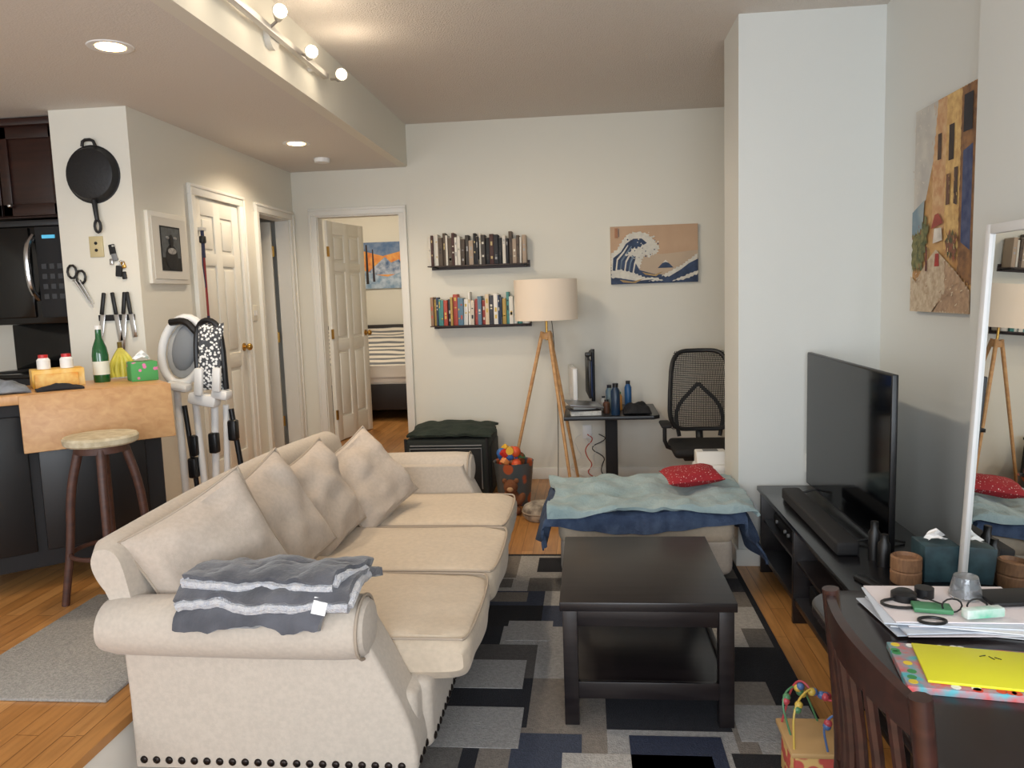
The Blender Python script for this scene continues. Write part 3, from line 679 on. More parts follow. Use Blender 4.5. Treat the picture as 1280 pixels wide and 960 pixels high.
NAIL=mat('nailhead_bronze',(44,38,36),.35,.8)
x=-1.44
while x<-.57:b.sph((x,Y0-.042,.195),(.013,.008,.013),NAIL,n=10);x+=.042
y=Y0
while y<Y1:b.sph((-.53 if Y0+.12<y<Y1-.12 else -.55,y,.195),(.008,.013,.013),NAIL,n=8);y+=.045
for x in(-1.38,-.62):
    for y in(Y0+.06,Y1-.06):b.lathe((x,y,RZ if x>-1.05 else 0),[(.018,0),(.024,.01),(.028,.06),(.034,.10),(.034,.16)],ESP)
b.make('sofa')
def leanpillow(c,size,t,yaw,lean,spin):
    b=B();M=Matrix.Translation(c)@Matrix.Rotation(yaw,4,'Z')@Matrix.Rotation(lean,4,'Y')@Matrix.Rotation(math.pi/2,4,'Y')@Matrix.Rotation(spin,4,'Z')
    b.T=M;b.pillow((0,0,0),size,size,t,CREAM2,pipe=PIPE,n=26,wr=.045);b.make('throw_pillow')
leanpillow((-1.285,2.49,.765),.46,.17,math.radians(-40),-.25,.38)
leanpillow((-1.25,2.90,.755),.47,.17,math.radians(-22),-.38,.34)
leanpillow((-1.22,3.36,.74),.45,.16,math.radians(-14),-.40,.22)
leanpillow((-1.13,3.78,.725),.44,.16,math.radians(-36),-.55,.42)
# blanket on near arm
FUR=mat('grey_fleece',(64,65,71),.95,c2=(90,91,98),ns=9,bump=.25,bs=90,sheen=.4)
SHP=mat('sherpa_white',(206,204,204),.98,c2=(184,186,194),ns=60,bump=.9,bs=220)
b=B()
def blk(off,s0,s1,x0,x1,seed):
    def f(u,v):
        s_=s0+(s1-s0)*v;x=x0+(x1-x0)*u+.012*math.sin(v*5+seed)-.05*(v-.5)*u
        s_+=.007*math.sin(u*9+seed)*v
        if s_<0:
            y=Y0-.015-s_;z=.74+off-.35*max(0,-s_-.06)
        else:
            R=.106+off;a=math.pi/2+s_/R;y=Y0-.015+R*1.08*math.cos(a);z=.635+R*math.sin(a)
        w=.018*noise.noise(Vector((u*5,v*2.5,seed)))+.007*noise.noise(Vector((u*14,v*8,seed)))
        return(x,y,z+max(w,-.008))
    return f
LY=[(0.012,-.15,.150,-1.23,-.76,0),(.036,-.14,.105,-1.25,-.70,3.1),(.062,-.12,.065,-1.22,-.73,6.2)]
for k,(off,s0,s1,x0,x1,sd) in enumerate(LY):
    f=blk(off,s0,s1,x0,x1,sd);b.sheet(f,44,20,FUR,.026)
    if k>0:
        for vv,dz_ in((1.0,0),(.87 if k==2 else .90,.006)):
            b.tube([Vector(f(i/36,vv))+Vector((0,-.004,-.004+dz_)) for i in range(37)],.016,SHP,n=8)
        for uu in(0,.035):b.tube([f(uu,.25+.75*j/16) for j in range(17)],.016,SHP,n=8)
        b.tube([f(1,.3+.7*j/16) for j in range(17)],.014,SHP,n=8)
f=blk(.036,-.14,.105,-1.25,-.70,3.1);p=Vector(f(.84,.99));b.box((p.x,p.y-.020,p.z+.0),(.042,.003,.048),WHT,0,rot=(-.35,.2,0))
b.make('throw_blanket')
# ---------------------------------------------------------------- coffee table
b=B();x0,x1,y0,y1=-.125,.52,2.77,3.56
b.bx((x0,y0,.465),(x1,y1,.50),ESP,.003)
for x in(x0+.01,x1-.065):
    for y in(y0+.01,y1-.065):b.bx((x,y,RZ),(x+.055,y+.055,.466),ESP,.003)
b.bx((x0+.02,y0+.02,.40),(x1-.02,y0+.04,.466),ESP,.002);b.bx((x0+.02,y1-.04,.40),(x1-.02,y1-.02,.466),ESP,.002)
b.bx((x0+.02,y0+.02,.40),(x0+.04,y1-.02,.466),ESP,.002);b.bx((x1-.04,y0+.02,.40),(x1-.02,y1-.02,.466),ESP,.002)
b.bx((x0+.03,y0+.03,.155),(x1-.03,y1-.03,.175),ESP,.002)
for q in((x0+.02,y0+.015,x1-.02,y0+.035),(x0+.02,y1-.035,x1-.02,y1-.015)):b.bx((q[0],q[1],.12),(q[2],q[3],.185),ESP,.002)
for q in((x0+.015,y0+.02,x0+.035,y1-.02),(x1-.035,y0+.02,x1-.015,y1-.02)):b.bx((q[0],q[1],.12),(q[2],q[3],.185),ESP,.002)
b.make('coffee_table')
# ---------------------------------------------------------------- ottoman
b=B();ox,oy,hx,hy=.29,4.40,.46,.30
b.bx((ox-hx,oy-hy,.10),(ox+hx,oy+hy,.32),CREAM,.05,seg=4);b.bx((ox-hx-.01,oy-hy-.01,.27),(ox+hx+.01,oy+hy+.01,.445),CREAM3,.065,seg=4)
for sx_ in(-1,1):
    for sy_ in(-1,1):b.lathe((ox+sx_*(hx-.08),oy+sy_*(hy-.08),RZ),[(.018,0),(.03,.07),(.03,.09)],ESP)
b.make('ottoman')
def drape(cx,cy,hx,hy,zt,X0,X1,Yb,Yt,rot,seed,amp,bul=.02,fold=.02):
    def f(u,v):
        x=X0+(X1-X0)*u+.02*math.sin(v*7+seed);y=Yb+(Yt-Yb)*v+.025*math.sin(u*8+seed)
        c,s_=math.cos(rot),math.sin(rot);x,y=x*c-y*s_,x*s_+y*c
        ex=max(abs(x)-hx,0);ey=max(abs(y)-hy,0);o=math.hypot(ex,ey)
        px=math.copysign(hx+bul+min(ex,.02)+.28*ex,x) if ex>0 else x*(1+bul/hx)
        py=math.copysign(hy+bul+min(ey,.02)+.12*ey,y) if ey>0 else y*(1+bul/hy)
        n1=noise.noise(Vector((x*6+seed,y*6,seed)))+.5*noise.noise(Vector((x*15,y*15+seed,seed)))
        n1+=.5*(1-2*abs(noise.noise(Vector((x*3+y*5+seed,y*2.5-x*2,seed+4)))))-.3
        z=zt-max(0,o-.01)+amp*n1*(1 if o<.02 else .3)
        if o>.02:
            k=fold*math.sin((x*18 if ey>0 else y*18)+seed)*min(1,o*8);px+=k*(ex>0);py+=-abs(k)*(1 if y<0 else -1)*(ey>0)
        return(cx+px,cy+py,z)
    return f
b=B();b.sheet(drape(ox,oy,hx,hy,.474,-.67,.70,-.395,.40,.0,1.3,.014,.035,.03),72,50,mat('navy_quilt',(50,64,90),.95,c2=(68,84,110),ns=20,bump=.6,bs=60),.016);b.make('navy_blanket')
b=B();b.sheet(drape(ox,oy,hx+.03,hy+.03,.512,-.47,.54,-.36,.36,.03,4.3,.030,.045,.02),90,60,mat('teal_fleece',(128,150,154),.95,c2=(150,168,170),ns=8,bump=.6,bs=50,sheen=.2),.018);b.make('light_blue_blanket')
b=B();b.pillow((.57,4.42,.585),.32,.24,.09,voro('bandana_red',(220,196,190),(150,26,36),75,th=.14),rot=(.1,-.05,.15));b.make('bandana_pillow')
# ---------------------------------------------------------------- tripod lamp
b=B();ax,ay=-.33,6.35
SH=mat('lamp_shade',(226,210,190),.9,emit=.10)
vs=[];fs=[];m=40
for r,z in((.255,1.425),(.255,1.75),(.25,1.75),(.25,1.425)):
    for j in range(m):a=2*math.pi*j/m;vs.append((ax+r*math.cos(a),ay+r*math.sin(a),z))
for i in range(4):
    for j in range(m):fs.append((i*m+j,i*m+(j+1)%m,((i+1)%4)*m+(j+1)%m,((i+1)%4)*m+j))
b.add(vs,fs,SH)
b.cyl((ax,ay,1.26),(ax,ay,1.50),.010,BRASS);b.lathe((ax,ay,1.27),[(.001,0),(.045,0),(.05,.02),(.045,.05),(.001,.055)],LWOOD)
b.sph((ax,ay,1.56),(.03,.03,.045),WHT)
for k in range(3):
    a=2*math.pi*k/3;b.cyl((ax,ay,1.73),(ax+.25*math.cos(a),ay+.25*math.sin(a),1.74),.002,CHR)
b.cyl((ax,ay,1.5),(ax,ay,1.73),.004,CHR)
for fx,fy in((-.68,6.38),(-.10,6.66),(-.14,6.05)):
    d=Vector((fx-ax,fy-ay,0)).normalized()*.035
    b.tube([(ax+d.x,ay+d.y,1.33),(fx,fy,0)],.016,LWOOD,n=10,r1=.012)
b.tube([(ax,ay,1.6),(ax+.05,ay+.1,1.40),(ax+.07,ay+.2,.6),(ax+.05,ay+.3,.01)],.003,BLK,smooth=2)
b.make('tripod_floor_lamp')
# ---------------------------------------------------------------- pet crate + toy basket
b=B();CR=mat('crate_fabric',(34,40,38),.85,bump=.3,bs=150);CR2=mat('crate_mesh',(14,15,16),.7)
b.bx((-1.49,6.08,.0),(-.80,6.68,.50),CR,.03,seg=3)
b.bx((-1.44,6.06,.09),(-.86,6.085,.43),CR2,.006);b.bx((-.805,6.14,.09),(-.79,6.62,.43),CR2,.006)
for x in(-1.48,-.82):
    for y in(6.09,6.66):b.cyl((x,y,0),(x,y,.505),.012,BLKM)
b.tube([(-1.44,6.075,.45),(-.86,6.075,.45)],.006,GREY);b.tube([(-1.44,6.058,.10),(-1.44,6.058,.43),(-.86,6.058,.43),(-.86,6.058,.10)],.005,GREY)
b.make('soft_pet_crate')
b=B();b.sheet(lambda u,v:(-1.47+.69*u+.02*math.sin(v*6),6.08+.58*v,.535+.06*math.sin(math.pi*v)*abs(math.sin(math.pi*u))**.4+.03*abs(noise.noise(Vector((u*5,v*5,2))))),30,24,mat('dark_green_blanket',(34,46,40),.95,c2=(50,60,52),ns=12,bump=.5,bs=80),.02);b.make('dark_green_blanket')
b=B();b.lathe((-.60,6.0,0),[(.12,0),(.125,.02),(.155,.33),(.16,.34),(.15,.33),(.12,.03),(.001,.02)],voro('basket_clear',(190,96,60),(84,92,96),9,rough=.35,th=.35),n=28)
rt=random.Random(5)
tc=[(200,50,40),(230,180,50),(60,110,70),(230,150,90),(60,110,180),(235,225,205),(120,70,40),(220,90,50)]
for i in range(44):
    a=rt.uniform(0,6.28);r=rt.uniform(0,.12);z=rt.uniform(.3,.44);c=rt.choice(tc);m=mat('toy_%d_%d_%d'%c,c,.5)
    p=(-.60+r*math.cos(a),6.0+r*math.sin(a),z)
    if i%3==0:b.box(p,(.06,.05,.05),m,.01,rot=(rt.random(),rt.random(),rt.random()))
    elif i%3==1:b.sph(p,rt.uniform(.02,.045),m,n=12)
    else:b.lathe(p,[(.001,-.02),(.03,-.02),(.03,.02),(.001,.02)],m,rot=(rt.random()*2,rt.random()*2,0),n=12)
b.make('toy_basket')
b=B();TD=mat('teddy_brown',(120,74,46),.95,bump=.6,bs=120)
b.sph((-.60,5.74,.09),(.07,.06,.09),TD);b.sph((-.60,5.72,.20),.055,TD)
for s_ in(-1,1):
    b.sph((-.60+s_*.045,5.72,.245),.02,TD,n=10);b.sph((-.60+s_*.075,5.70,.11),(.03,.025,.055),TD,rot=(0,s_*.5,0));b.sph((-.60+s_*.05,5.67,.03),(.03,.06,.028),TD)
b.sph((-.60,5.675,.19),(.025,.02,.02),mat('teddy_muzzle',(190,150,110),.9))
b.make('teddy_bear')
b=B();b.lathe((-.365,5.56,0),[(.001,0),(.11,0),(.135,.03),(.14,.07),(.125,.10),(.07,.125),(.001,.12)],mat('pouf_plaid',(196,186,170),.9,c2=(110,100,92),ns=14),n=28)
b.tube([(-.365+.137*math.cos(t),5.56+.137*math.sin(t),.06) for t in [i*math.pi/14 for i in range(28)]],.006,PIPE,closed=True);b.make('round_floor_cushion')
# ---------------------------------------------------------------- desk
b=B();dz=.665
b.ext([(-.20,6.08),(.50,6.08),(.55,6.13),(.55,6.74),(-.20,6.74)],'xy',dz-.03,dz,mat('desk_black',(24,25,28),.35),.004)
b.bx((.13,6.40,.03),(.23,6.48,dz-.03),BLKM,.006)
b.bx((.10,6.16,.0),(.17,6.72,.035),BLKM,.01);b.bx((.03,6.38,.001),(.55,6.46,.034),BLKM,.01);b.bx((-.1,6.38,dz-.07),(.5,6.46,dz-.03),BLKM)
b.make('standing_desk')
b=B();zz=Matrix.Translation((-.13,6.5,0))@Matrix.Rotation(.12,4,'Z');b.T=zz
b.bx((-.018,-.20,dz+.10),(.018,.20,dz+.36),WHT,.006);b.bx((.0181,-.19,dz+.12),(.020,.19,dz+.35),BLKG);b.cyl((-.01,0,dz+.001),(-.01,0,dz+.2),.014,WHT);b.bx((-.05,-.08,dz),(.06,.08,dz+.01),WHT,.003)
b.make('white_monitor')
b=B();b.cyl((.04,6.66,dz+.005),(.04,6.66,dz+.49),.016,BLK);b.bx((-.0,6.61,dz),(.09,6.71,dz+.012),BLK,.003)
b.tube([(.04,6.66,dz+.47),(.02,6.56,dz+.48),(.0,6.46,dz+.44)],.012,BLK);b.box((.0,6.44,dz+.28),(.025,.46,.31),BLK,.008,rot=(0,0,.06))
SCB=mat('screen_blue',(40,80,150),.3,emit=.6,c2=(20,30,60),ns=5);b.box((.0135,6.44,dz+.28),(.002,.43,.28),SCB,0,rot=(0,0,.06))
b.box((.0,6.3,dz+.475),(.05,.09,.03),BLK,.008);b.cyl((0,6.3,dz+.42),(0,6.3,dz+.47),.006,BLK);b.make('computer_monitor')
b=B();b.box((-.04,6.20,dz+.085),(.28,.18,.016),mat('laptop_silver',(150,152,156),.35,.7),.005,rot=(.12,.12,.3));b.box((-.05,6.20,dz+.045),(.25,.18,.012),BLK,.003,rot=(0,.05,.25))
b.box((-.03,6.19,dz+.02),(.24,.14,.036),mat('papers_stack',(200,200,196),.8,nz=.2,ns=30),.002,rot=(0,0,.1));b.box((-.05,6.20,dz+.065),(.18,.14,.03),mat('box_grey',(170,172,170),.7),.002,rot=(0,0,.25));b.make('laptop_stack')
def bottle(name,x,y,z,r,h,c,capc=(20,20,22),rough=.35):
    b=B();b.lathe((x,y,z),[(.001,0),(r*.95,0),(r,.005),(r,h*.75),(r*.6,h*.86),(r*.55,h*.88),(.001,h*.88)],mat(name+'_body',c,rough));b.lathe((x,y,z+h*.88),[(r*.62,0),(r*.62,h*.12),(.001,h*.12)],mat(name+'_cap',capc,.4));b.make(name)
bottle('blue_water_bottle',.21,6.17,dz,.036,.25,(26,50,76))
bottle('blue_flask',.33,6.6,dz,.03,.22,(40,90,140))
bottle('clear_bottle',.17,6.5,dz,.03,.2,(130,150,150))
bottle('hand_lotion',.12,6.4,dz,.022,.12,(210,205,190))
bottle('juice_bottle',.25,6.42,dz,.024,.15,(190,130,60),(60,120,70))
bottle('coffee_tumbler',.14,6.26,dz,.028,.11,(90,60,44),(20,20,22))
b=B();b.sheet(lambda u,v:(.27+.22*u,6.12+.2*v,dz+.015+.075*math.sin(math.pi*u)**.5*math.sin(math.pi*v)**.5*(1+.5*noise.noise(Vector((u*4,v*4,9))))),18,14,mat('black_bag',(24,24,27),.8),.01);b.make('black_bag')
b=B();
for k,(c,off) in enumerate((((180,60,40),0),((225,225,220),.05),((24,24,26),.1),((225,225,220),-.06))):
    m=mat('cable_%d'%k,c,.5);rk=random.Random(k);b.tube([(-.02+off,6.775,.40)]+[(-.05+off+rk.uniform(-.08,.12),6.77-rk.uniform(0,.015),z) for z in(.36,.28,.2,.13,.06)]+[(.05+off,6.765,.01)],.0045,m,smooth=2,n=6)
b.bx((-.06,6.785,.36),(.02,6.80,.48),WHT,.003);b.make('power_cables')
# ---------------------------------------------------------------- office chair
b=B();cx,cy=.88,6.0;FRM=mat('chair_frame',(26,27,29),.5);MSH=mat('chair_mesh',(38,40,42),.7);dzc=-.075
def bk(u,v):
    z=.60+.62*v+dzc;w=(.255-.035*v)*(1-.10*abs(2*v-1)**3)
    y=.22+.09*v+.05*(1-u*u)-.04*math.sin(math.pi*v)
    return(cx+u*w,cy+y,z)
def edge(i,n=48):
    t=2*math.pi*i/n;c,s_=math.cos(t),math.sin(t)
    return bk(math.copysign(abs(c)**.35,c),.5+.5*math.copysign(abs(s_)**.35,s_))
b.tube([edge(i) for i in range(48)],.018,FRM,closed=True)
for i in range(-17,18):b.tube([bk(i/18,j/8) for j in range(0,9)],.0036,MSH,n=4)
for j in range(1,42):b.tube([bk(i/5,j/42) for i in range(-5,6)],.0036,MSH,n=4)
b.tube([(cx-.16,cy+.30,.46),(cx-.2,cy+.32,.68),(cx,cy+.36,.88)],.016,FRM,smooth=2);b.tube([(cx+.16,cy+.30,.46),(cx+.2,cy+.32,.68),(cx,cy+.36,.88)],.016,FRM,smooth=2)
b.tube([(cx,cy+.05,.37),(cx,cy+.28,.40),(cx,cy+.33,.52)],.03,FRM,smooth=2)
b.box((cx,cy,.425),(.52,.50,.075),BLKM,.036,seg=4)
b.box((cx,cy,.375),(.36,.34,.04),BLK,.01);b.cyl((cx,cy,.12),(cx,cy,.37),.028,BLK)
for k in range(5):
    a=2*math.pi*k/5+.3;e=(cx+.29*math.cos(a),cy+.29*math.sin(a),.075)
    b.tube([(cx,cy,.12),e],.022,BLK,r1=.016);b.cyl((e[0],e[1]-.02,.031),(e[0],e[1]+.02,.031),.031,BLK)
for s_ in(-1,1):
    b.tube([(cx+s_*.22,cy+.05,.40),(cx+s_*.30,cy+.05,.43),(cx+s_*.30,cy+.05,.60)],.016,BLK,smooth=1);b.box((cx+s_*.30,cy,.61),(.08,.24,.028),BLKM,.013)
b.make('office_chair')
b=B();b.bx((.68,5.08,.0),(.92,5.30,.49),WHT,.04,seg=4);b.ext([(5.1,.47),(5.28,.47),(5.28,.56),(5.18,.56)],'yz',.70,.90,WHT,.01)
for k in range(8):b.bx((.72,5.074,.12+.035*k),(.88,5.083,.13+.035*k),GREY)
b.bx((.75,5.20,.555),(.85,5.27,.562),GREY,.003);b.make('air_purifier')
# ---------------------------------------------------------------- console, TV
b=B();x0,x1,y0,y1=.95,1.45,2.32,4.50
CG=mat('console_black',(17,17,20),.22)
b.bx((x0,y0,.475),(x1,y1,.50),CG,.003);b.bx((x0+.02,y0+.02,.10),(x1-.02,y1-.02,.13),ESP,.002)
b.bx((x1-.03,y0+.02,.13),(x1-.02,y1-.02,.475),ESP)
for y in(y0+.02,2.95,3.75,y1-.045):b.bx((x0+.015,y,.0),(x1-.02,y+.028,.476),ESP,.002)
b.bx((x0+.03,y0+.05,.30),(x1-.03,y1-.05,.315),ESP,.002)
b.make('tv_console')
b=B();b.bx((1.02,4.0,.315),(1.3,4.38,.375),BLK,.006)
for yy in(4.05,4.12,4.3):b.cyl((1.01,yy,.345),(1.025,yy,.345),.01,GREY)
b.make('media_player')
b=B();b.bx((1.02,3.3,.13),(1.32,3.68,.22),BLK,.006);b.cyl((1.012,3.4,.17),(1.022,3.4,.17),.025,GREY);b.make('av_receiver')
b=B();b.bx((1.225,3.27,.515),(1.25,4.50,1.262),BLK,.004);b.bx((1.223,3.278,.527),(1.226,4.492,1.255),mat('tv_screen',(5,6,8),.08,spec=.22));b.bx((1.249,3.5,.56),(1.29,4.25,.98),BLK,.01)
for y in(3.45,4.3):b.tube([(1.14,y,.506),(1.237,y,.53),(1.36,y,.506)],.006,BLK)
b.make('television')
b=B();b.bx((1.02,3.28,.501),(1.115,4.22,.56),BLKM,.012,seg=3);b.bx((1.018,3.30,.51),(1.021,4.2,.55),mat('speaker_grille',(34,34,36),.9,bump=.5,bs=400));b.make('soundbar')
b=B();WC=wood('carved_wood',(120,86,62),(150,112,80),.6,scale=(30,30,6))
b.lathe((1.185,2.99,.50),[(.001,0),(.051,0),(.055,.006),(.055,.045),(.051,.05),(.055,.055),(.055,.10),(.048,.105),(.043,.09),(.001,.09)],WC,n=28);b.make('wooden_candle_holder')
b=B();TB=mat('teal_box',(36,58,66),.5,c2=(52,80,88),ns=20)
b.box((1.315,3.05,.57),(.13,.13,.14),TB,.004);b.sheet(lambda u,v:(1.315+(u-.5)*.07+.01*math.sin(v*9),3.05+(v-.5)*.03+.01*math.sin(u*8),.64+.05*(1-abs(u-.5)*1.2)*(.4+.6*v)),8,6,mat('tissue',(245,245,245),.9),.001);b.make('tissue_box')
b=B();
for x,y,h in((1.17,3.17,.13),(1.16,3.25,.16)):b.lathe((x,y,.50),[(.001,0),(.024,0),(.024,h*.7),(.015,h*.8),(.015,h),(.001,h)],BLK,n=16)
b.make('black_bottles')
b=B();b.box((1.04,2.95,.510),(.04,.15,.018),BLK,.006,rot=(0,0,.3));b.make('remote_control')
b=B();b.bx((1.24,CY-.010,.56),(1.31,CY,.67),WHT,.002)
b.bx((1.262,CY-.014,.58),(1.288,CY-.009,.61),GREY);b.bx((1.262,CY-.014,.625),(1.288,CY-.009,.655),GREY);b.make('wall_outlet')
# mirror standing on the console, leaning to the wall
b=B();b.T=Matrix.Translation((1.378,0,.503))@Matrix.Rotation(.045,4,'Y')
MF=mat('mirror_frame_white',(222,222,222),.4)
b.bx((0,2.38,.004),(.02,2.97,1.32),mat('mirror_backing',(60,50,44),.8))
for q in((2.375,2.41),(2.945,2.98)):b.bx((-.014,q[0],0),(.024,q[1],1.325),MF,.004)
b.bx((-.0135,2.40,1.29),(.0235,2.95,1.324),MF,.004);b.bx((-.0135,2.40,.001),(.0235,2.95,.035),MF,.004)
b.bx((-.003,2.405,.03),(.0,2.95,1.30),mat('mirror_glass',(235,238,238),.01,1));b.make('leaning_mirror')
# ---------------------------------------------------------------- dining table + things
b=B();TT=wood('table_top_dark',(28,20,20),(38,28,27),.25);tz=.76
b.ext(rc(.60,.6,1.46,2.24,.12),'xy',tz-.03,tz,TT,.006);b.ext(rc(.68,.68,1.38,2.16,.08),'xy',tz-.10,tz-.03,ESP)
for x in(.90,1.32):
    for y in(.75,2.09):b.tube([(x,y,0),(x,y,.72)],.028,ESP,r1=.036,n=12)
b.make('dining_table')
b=B();rp=random.Random(2)
for k in range(9):b.box((.93+rp.uniform(-.02,.03),2.04+rp.uniform(-.02,.02),tz+.003+.004*k),(.36,.24,.003),mat('paper_%d'%(k%3),((226,226,226),(206,212,222),(228,218,218))[k%3],.8),0,rot=(0,0,rp.uniform(-.25,.2)))
b.make('paper_stack');pz=tz+.037
b=B();b.box((1.09,2.08,pz+.007),(.15,.10,.012),mat('wallet_black',(20,20,22),.5),.004,rot=(0,0,.1));b.make('wallet')
b=B()
for s_ in(-1,1):b.tube([(.93+s_*.03+.024*math.cos(t),1.985,pz+.022+.018*math.sin(t)) for t in [i*math.pi/6 for i in range(12)]],.0022,BLK,closed=True)
b.tube([(.876,1.985,pz+.026),(.87,2.07,pz+.008)],.002,BLK);b.tube([(.984,1.985,pz+.026),(1.0,2.07,pz+.008)],.002,BLK);b.make('eyeglasses')
b=B();b.lathe((.82,2.08,pz+.0),[(.001,0),(.032,0),(.032,.018),(.02,.026),(.001,.026)],BLK);b.lathe((.88,2.10,pz),[(.001,0),(.024,0),(.024,.025),(.001,.025)],BLK)
b.tube([(.80+.05*math.cos(t),2.04+.03*math.sin(t),pz+.005) for t in [i*math.pi/8 for i in range(14)]],.004,BLK);b.make('black_headphones')
b=B();b.tube([(.83+.032*math.cos(t),1.93+.02*math.sin(t),tz+.043) for t in [i*math.pi/8 for i in range(16)]],.004,BLK,closed=True);b.make('hair_band')
b=B();b.box((.96,1.955,pz+.018),(.10,.026,.024),mat('medicine_white',(225,228,225),.5,c2=(80,190,150),ns=14),.004,rot=(0,0,.2));b.make('medicine_tube')
b=B();b.box((.86,2.005,pz+.008),(.09,.05,.012),mat('green_card',(70,130,90),.5),.002,rot=(0,0,-.2));b.make('green_card_pack')
# clear plastic bag item, simplified to a small smooth dome
b=B();b.lathe((.985,2.10,pz+.002),[(.040,0),(.041,.004),(.030,.055),(.001,.056),(.001,.054),(.028,.053),(.038,.004)],mat('clear_plastic',(225,228,232),.08,trans=.9),n=24);b.make('clear_plastic_bag')
b=B();b.box((.84,1.735,tz+.008),(.32,.22,.016),mat('folder_floral',(214,86,84),.5,c2=(90,170,180),ns=28),.002,rot=(0,0,-.16))
for k in range(26):
    u=random.uniform(-.15,.15);v=random.choice((-1,1))*random.uniform(.095,.104) if k%2 else random.uniform(-.1,.1)
    if k%2==0:u=random.choice((-1,1))*random.uniform(.135,.15)
    c_,s_=math.cos(-.16),math.sin(-.16);c=((230,200,60),(240,240,235),(60,140,80),(210,60,50))[k%4]
    b.lathe((.84+u*c_-v*s_,1.735+u*s_+v*c_,tz+.0162),[(.010,0),(.010,.0006),(.001,.0006)],mat('floral_dot_%d'%(k%4),c,.5),n=10)
b.make('floral_folder')
b=B();b.box((.855,1.732,tz+.020),(.255,.185,.006),mat('yellow_notebook',(220,216,40),.5),.001,rot=(0,0,-.2))
b.tube([(.87,1.78,tz+.0235),(.885,1.785,tz+.0235)],.0012,BLK);b.tube([(.89,1.78,tz+.0235),(.895,1.765,tz+.0235)],.0012,BLK);b.tube([(.90,1.775,tz+.0235),(.91,1.765,tz+.0235)],.0012,BLK);b.make('yellow_notebook')
b=B();b.sheet(lambda u,v:(1.15+.16*u,1.95+.2*v,tz+.02+.17*math.sin(math.pi*u)**.5*math.sin(math.pi*v)**.5*(1+.3*noise.noise(Vector((u*4,v*4,9))))),16,14,mat('black_leather',(20,20,23),.45),.01)
b.tube([(1.19,2.05,tz+.14),(1.18,2.02,tz+.22),(1.25,2.02,tz+.24),(1.27,2.07,tz+.15)],.008,BLK,smooth=2);b.make('handbag')
# dining chair
b=B();ya,yb=1.28,1.76;cx0=.065
for y in(ya,yb):
    b.tube([(.475+cx0,y,RZ),(.50+cx0,y,.45),(.505+cx0,y,.6),(.47+cx0,y,.95)],.019,ESPR,smooth=2,n=10)
    b.tube([(.90+cx0,y,0),(.89+cx0,y,.44)],.02,ESPR,n=10)
def rail(z,h,dx=0):
    n=18;vs=[];fs=[]
    for i in range(n+1):
        t=i/n;y=ya+(yb-ya)*t;c_=-.035*math.sin(math.pi*t)
        hh=h*(1+.25*math.sin(math.pi*t))
        for(dx_,dz_)in((-.010,-h/2),(.010,-h/2),(.010-.006,hh-h/2),(-.010-.006,hh-h/2)):vs.append((.48+cx0+dx+c_+dx_,y,z+dz_))
    for i in range(n):
        for j in range(4):fs.append((i*4+j,i*4+(j+1)%4,(i+1)*4+(j+1)%4,(i+1)*4+j))
    fs.append((0,1,2,3));fs.append(tuple(n*4+j for j in(3,2,1,0)));b.add(vs,fs,ESPR)
rail(.905,.065,-.005);rail(.52,.045,.025)
for k in range(5):
    y=ya+(yb-ya)*(k+1)/6;c_=-.035*math.sin(math.pi*(k+1)/6)
    b.tube([(.503+cx0+c_,y,.53),(.50+cx0+c_,y,.7),(.475+cx0+c_,y,.88)],.012,ESPR,smooth=1,n=8)
b.ext(rc(.49+cx0,ya-.01,.92+cx0,yb+.01,.05,4),'xy',.435,.465,ESPR,.01);b.bx((.50+cx0,ya+.03,.38),(.88+cx0,yb-.03,.436),ESPR)
for y in(ya,yb):b.tube([(.49+cx0,y,.2),(.89+cx0,y,.2)],.011,ESPR)
b.make('dining_chair')
# bead maze toy
b=B();bx0,by0=.72,2.46
b.box((bx0,by0,RZ+.075),(.20,.18,.15),voro('toy_wood_print',(190,80,70),(214,176,110),20,th=.42),.008)
b.box((bx0,by0,.175),(.23,.21,.018),mat('toy_wood',(190,154,104),.5),.005)
cc=[(180,70,80),(80,130,90),(206,176,80),(80,110,160)]
for k,(pts,c) in enumerate((([(-.10,-.08,0),(-.10,-.06,.14),(-.02,0,.18),(.02,.03,.10),(.09,.06,.14),(.10,.08,0)],cc[2]),([(-.10,.08,0),(-.06,.06,.19),(.0,0,.12),(.08,-.06,.16),(.10,-.08,0)],cc[0]),([(0,-.09,0),(-.02,-.09,.10),(.04,-.09,.14),(.08,-.04,.0)],cc[3]),([(-.09,0,0),(-.12,.03,.12),(-.04,.08,.15),(.02,.09,0)],cc[1]))):
    m=mat('wire_%d'%k,c,.4);P_=[Vector((bx0+p[0],by0+p[1],.18+p[2])) for p in pts];b.tube(P_,.0035,m,smooth=3,n=6)
    for q in range(1,len(P_)-1):
        for w_ in(.0,.35):
            b.sph(P_[q]*.6+(P_[q-1]*(1-w_)+P_[q+1]*(1+w_))*.2,.013,mat('bead_%d'%((q+k+int(w_*3))%4),cc[(q+k+int(w_*3))%4],.35),n=10)
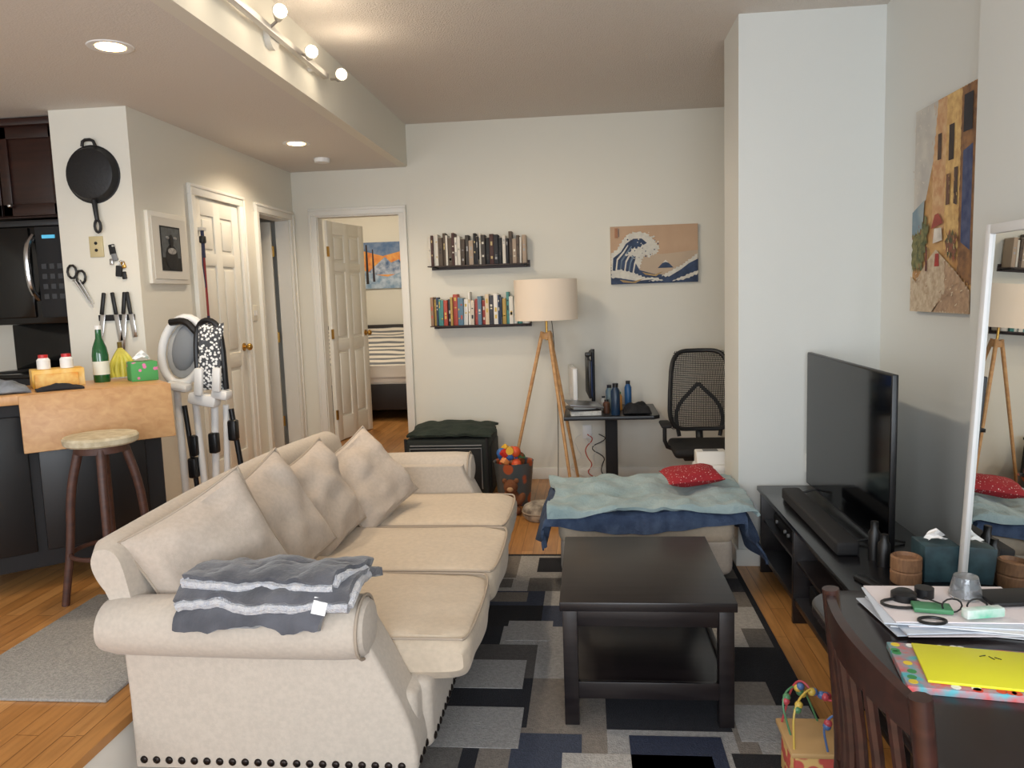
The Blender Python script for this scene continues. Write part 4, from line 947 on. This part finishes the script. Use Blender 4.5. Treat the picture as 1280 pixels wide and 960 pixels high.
for k in range(4):b.cyl((bx0-.07+.045*k,by0-.10,.10),(bx0-.07+.045*k,by0-.088,.10),.018,mat('bead_%d'%k,cc[k],.35))
b.make('bead_maze_toy')
# ---------------------------------------------------------------- lights
def area(name,loc,rot,sx,sy,p,c):
    l=bpy.data.lights.new(name,'AREA');l.shape='RECTANGLE';l.size=sx;l.size_y=sy;l.energy=p;l.color=c
    o=bpy.data.objects.new(name,l);o.location=loc;o.rotation_euler=rot;scene.collection.objects.link(o)
area('daylight_window_east',(0,-1.25,1.67),(math.radians(90),0,0),2.5,1.75,130,(.86,.93,1))
area('daylight_window_west',(-3.3,-1.25,1.67),(math.radians(90),0,0),1.7,1.75,50,(.9,.95,1))
def pt(name,loc,p,c,r=.05):
    l=bpy.data.lights.new(name,'POINT');l.energy=p;l.color=c;l.shadow_soft_size=r
    o=bpy.data.objects.new(name,l);o.location=loc;scene.collection.objects.link(o)
def spot(name,loc,to,p,c,ang=110,r=.05):
    l=bpy.data.lights.new(name,'SPOT');l.energy=p;l.color=c;l.shadow_soft_size=r;l.spot_size=math.radians(ang);l.spot_blend=.6
    o=bpy.data.objects.new(name,l);o.location=loc;o.rotation_euler=(Vector(to)-Vector(loc)).to_track_quat('-Z','Y').to_euler();scene.collection.objects.link(o)
W=(1,.84,.64)
spot('recessed_bulb',(-2.05,3.38,ZL-.03),(-2.05,3.38,0),42,W,150);spot('recessed_bulb.001',(-2.06,5.62,ZL-.03),(-2.06,5.62,0),40,W,150)
for y,z in heads:
    pt('track_bulb_glow',(xr+.17,y-.05,z),2.0,W,.04)
    spot('track_bulb',(xr+.16,y-.05,z),(-.2,y+1.5 if y>3.5 else y-.5,0.3),24,W,120,.05)
pt('bedroom_fill_light',(-2.6,8.2,2.5),34,(1,.86,.68),.12)  # unseen point light added to brighten the bedroom; no fixture there
w=bpy.data.worlds.new('world');scene.world=w;w.use_nodes=True;w.node_tree.nodes['Background'].inputs[0].default_value=(.75,.85,1,1);w.node_tree.nodes['Background'].inputs[1].default_value=1.0
